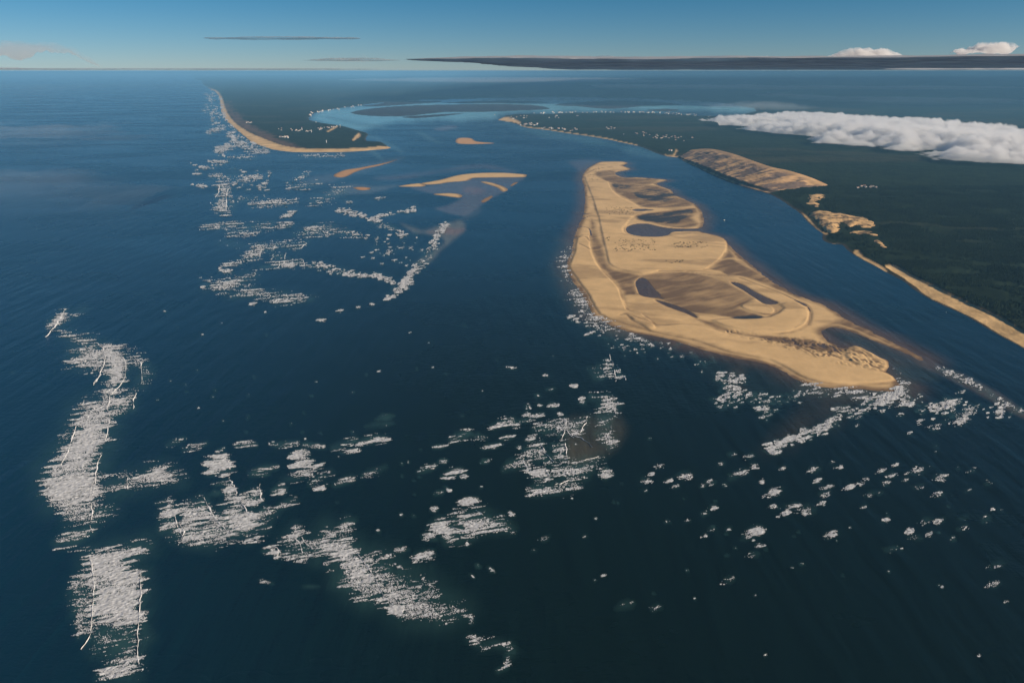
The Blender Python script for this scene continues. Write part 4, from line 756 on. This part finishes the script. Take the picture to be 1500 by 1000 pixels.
# ------------------------------------------------------------------ clouds
def vol_mat(name, dens, c=(0.95, 0.95, 0.96), g=0.2):
    m = bpy.data.materials.new(name); m.use_nodes = True; n = m.node_tree.nodes; n.remove(n['Principled BSDF'])
    v = n.new('ShaderNodeVolumePrincipled'); v.inputs['Density'].default_value = dens; v.inputs['Color'].default_value = (*c, 1); v.inputs['Anisotropy'].default_value = g
    m.node_tree.links.new(v.outputs[0], n['Material Output'].inputs['Volume']); return m
def cloud(name, label, pts, nx, ny, z0, top, bot, lump, mat, soft, seed, cat='cloud', billow=1.0, sag=0.0, und=0.0):
    """closed cloud body over a ground outline (metres): lumpy top, flatter base, thinning out to its rim"""
    p = spline(pts, 6); x = np.linspace(p[:, 0].min(), p[:, 0].max(), nx); y = np.linspace(p[:, 1].max(), p[:, 1].min(), ny)
    X, Y = np.meshgrid(x, y)
    d = sdf(X, Y, p) + (fbm(X / lump / 2.5, Y / lump / 2.5, seed, 5, 0.6) - 0.5) * soft * 2.2
    e = smooth(0, soft, d) ** 0.6
    bl = 1 - np.abs(2 * fbm(X / lump, Y / lump, seed + 3, 5, 0.62) - 1) * 2.2
    big = fbm(X / lump / 6, Y / lump / 6, seed + 9, 3)
    tz = z0 + top * e * np.clip((1 - billow * 0.75) + billow * (0.55 * bl + 0.7 * (big - 0.2)), 0.03, 2); bz = z0 - bot * e * (0.5 + fbm(X / lump * 0.8, Y / lump * 0.8, seed + 5, 4))
    D2 = np.minimum((np.hypot(X, Y) / 60e3) ** 2, 1.1) * sag - und * (fbm(X / 5200, Y / 5200, seed + 13, 4, 0.6) - 0.5); tz = tz - D2; bz = bz - D2
    inside = e > 0; nr, nc = X.shape
    keep = inside[:-1, :-1] | inside[1:, :-1] | inside[:-1, 1:] | inside[1:, 1:]
    Q = grid_faces(nr, nc, keep); N = nr * nc
    V = np.concatenate([np.stack([X, Y, tz], -1).reshape(-1, 3), np.stack([X, Y, bz], -1).reshape(-1, 3)])
    low = np.where(inside.ravel(), np.arange(N) + N, np.arange(N))
    Qb = low[Q][:, ::-1]; V, Q = compact(V, np.concatenate([Q, Qb]))
    return tag(link(name, mesh_np(name, V, Q), mat), label, cat)
def world_pts(uv, z=0): return [tuple(map(float, ground(u, v, z))) for u, v in uv]
M_FOG = vol_mat('fog_droplets', 0.010)
fog = cloud('fog_bank', 'long white bank of low fog lying over the mainland pines', world_pts([(1035,178),(1070,173),(1130,172),(1230,176),(1350,183),(1500,194),(1700,205),(1700,255),(1500,238),(1400,232),(1300,221),(1215,208),(1160,198),(1100,190),(1060,184)], 60), 380, 300, 60, 200, 18, 290, M_FOG, 1000, 401, billow=1.3)
def polar(lst): return [((u - 750) / 1077 * D, D) for u, D in lst]
cloud('cloud_deck', 'wide dark stratus deck along the inland horizon', polar([(600,26e3),(720,24e3),(900,23e3),(1100,21.5e3),(1500,20e3),(2100,19e3),(3000,25e3),(2600,90e3),(2000,110e3),(1400,110e3),(1150,105e3),(950,90e3),(800,60e3),(700,34e3),(610,28e3)]), 620, 420, 1395, 90, 60, 1100, M_THIN, 1800, 411, billow=0.7, sag=200, und=120)
M_CUM = vol_mat('cumulus_droplets', 0.0035)
def cumulus(u, v0, v1, D, wpx, label, seed, lump=1500, mat=None):
    k = D / 1163; z0 = 1000 + (104 - v0) * k; top = (v0 - v1) * k; x = (u - 750) / 1077 * D; w = wpx * k / 2
    pts = [(x - w, D), (x - w * .5, D + w * .5), (x + w * .4, D + w * .6), (x + w, D + w * .1), (x + w * .5, D - w * .3), (x - w * .4, D - w * .35)]
    cloud('cloud', label, pts, 180, 110, z0, top, top * 0.12, lump, mat or M_CUM, w * 0.45, seed)
M_SOFT = vol_mat('soft_cloud', 0.00012, (1.0, 0.96, 0.94))
cumulus(1440, 80, 60, 42e3, 105, 'tall white cumulus rising behind the dark cloud deck', 421)
cumulus(1270, 84, 71, 46e3, 120, 'low white cumulus ridge just above the dark cloud deck', 422)
cumulus(1130, 87, 82, 50e3, 60, 'small white cumulus scrap on the cloud deck rim', 423)
cumulus(20, 98, 62, 60e3, 260, 'soft pink cloud veil low over the open ocean', 425, 4000, M_SOFT)
cumulus(505, 90, 76, 52e3, 90, 'faint pinkish cloud puff low above the far bay', 426, 1800, M_SOFT)
cloud('cloud', 'long thin dark lens cloud alone in the clear sky', polar([(308,30e3),(360,30.8e3),(420,31e3),(480,30.6e3),(531,30.2e3),(480,29.6e3),(420,29.4e3),(350,29.6e3)]), 200, 60, 2215, 60, 40, 500, M_VEIL, 500, 431, billow=0.5)
cloud('cloud', 'faint grey cloud streak low over the far bay', polar([(440,44e3),(480,45e3),(540,45e3),(590,44e3),(540,43e3),(480,43e3)]), 160, 60, 1580, 130, 40, 900, M_VEIL, 900, 432, billow=0.5)
cloud('cloud', 'pair of dark cloud specks above the stratus rim', polar([(868,40e3),(885,40.8e3),(910,40.4e3),(900,39.6e3),(880,39.5e3)]), 90, 50, 1690, 70, 40, 600, M_VEIL, 500, 433, billow=0.8)
cloud('cloud', 'thin grey stratus line low over the ocean horizon', polar([(-500,60e3),(0,62e3),(200,63e3),(420,62e3),(560,60e3),(420,56e3),(200,55e3),(-300,54e3)]), 420, 60, 1110, 70, 40, 2500, M_VEIL, 2500, 434, billow=0.6)

cloud('cloud', 'cream sunlit cloud streak under the dark stratus deck', polar([(1290,17e3),(1400,17.6e3),(1600,18.2e3),(1900,18e3),(1900,16e3),(1600,16.2e3),(1420,16.4e3)]), 300, 60, 1033, 34, 6, 420, vol_mat('streak_cloud', 0.0016), 700, 437)
M_MIST = vol_mat('thin_mist', 1.6e-4, (0.9, 0.95, 1.0))
for i, (lab, pts) in enumerate([('thin pale veil of mist over the ocean beyond the surf', [(-250,250),(0,262),(120,255),(250,275),(230,300),(120,315),(0,310),(-250,330)]), ('long faint mist streak farther out over the ocean', [(-200,178),(60,185),(200,190),(230,205),(120,212),(-150,205)]), ('pale mist band over the far shore behind the bay', [(500,118),(700,114),(950,116),(1010,120),(800,122),(560,122)]), ('thin mist streak over the shaded plain beyond the fog bank', [(1130,141),(1300,146),(1500,150),(1510,156),(1300,153),(1150,147)]), ('low mist wisp between the far town and the fog bank', [(1000,154),(1100,155),(1220,160),(1150,164),(1050,161)]), ('long mist ribbon under the stratus deck', [(880,125),(1150,127),(1480,129),(1480,133),(1200,133),(900,129)])]):
    q = world_pts(pts); L = (np.ptp(np.array(q), 0)).min()
    o = cloud('sea_mist', lab, q, 140, 120, 40, 150, 20, L / 5, M_MIST, L * 0.4, 441 + i, 'mist'); o['kind'] = 'stuff'

# ------------------------------------------------------------------ the hazy air
def make_haze():
    x, y0, y1, z0, z1 = 320e3, -30e3, 215e3, -12.0, 1015.0
    V = [(-x,y0,z0),(x,y0,z0),(x,y1,z0),(-x,y1,z0),(-x,y0,z1),(x,y0,z1),(x,y1,z1),(-x,y1,z1)]
    me = bpy.data.meshes.new('haze'); me.from_pydata(V, [], [(3,2,1,0),(4,5,6,7),(0,1,5,4),(1,2,6,5),(2,3,7,6),(3,0,4,7)])
    tag(link('haze', me, vol_mat('hazy_air', 1.9e-5, (0.27, 0.64, 1.0), 0.0)), 'pale blue haze over sea and land', None, 'stuff')
make_haze()
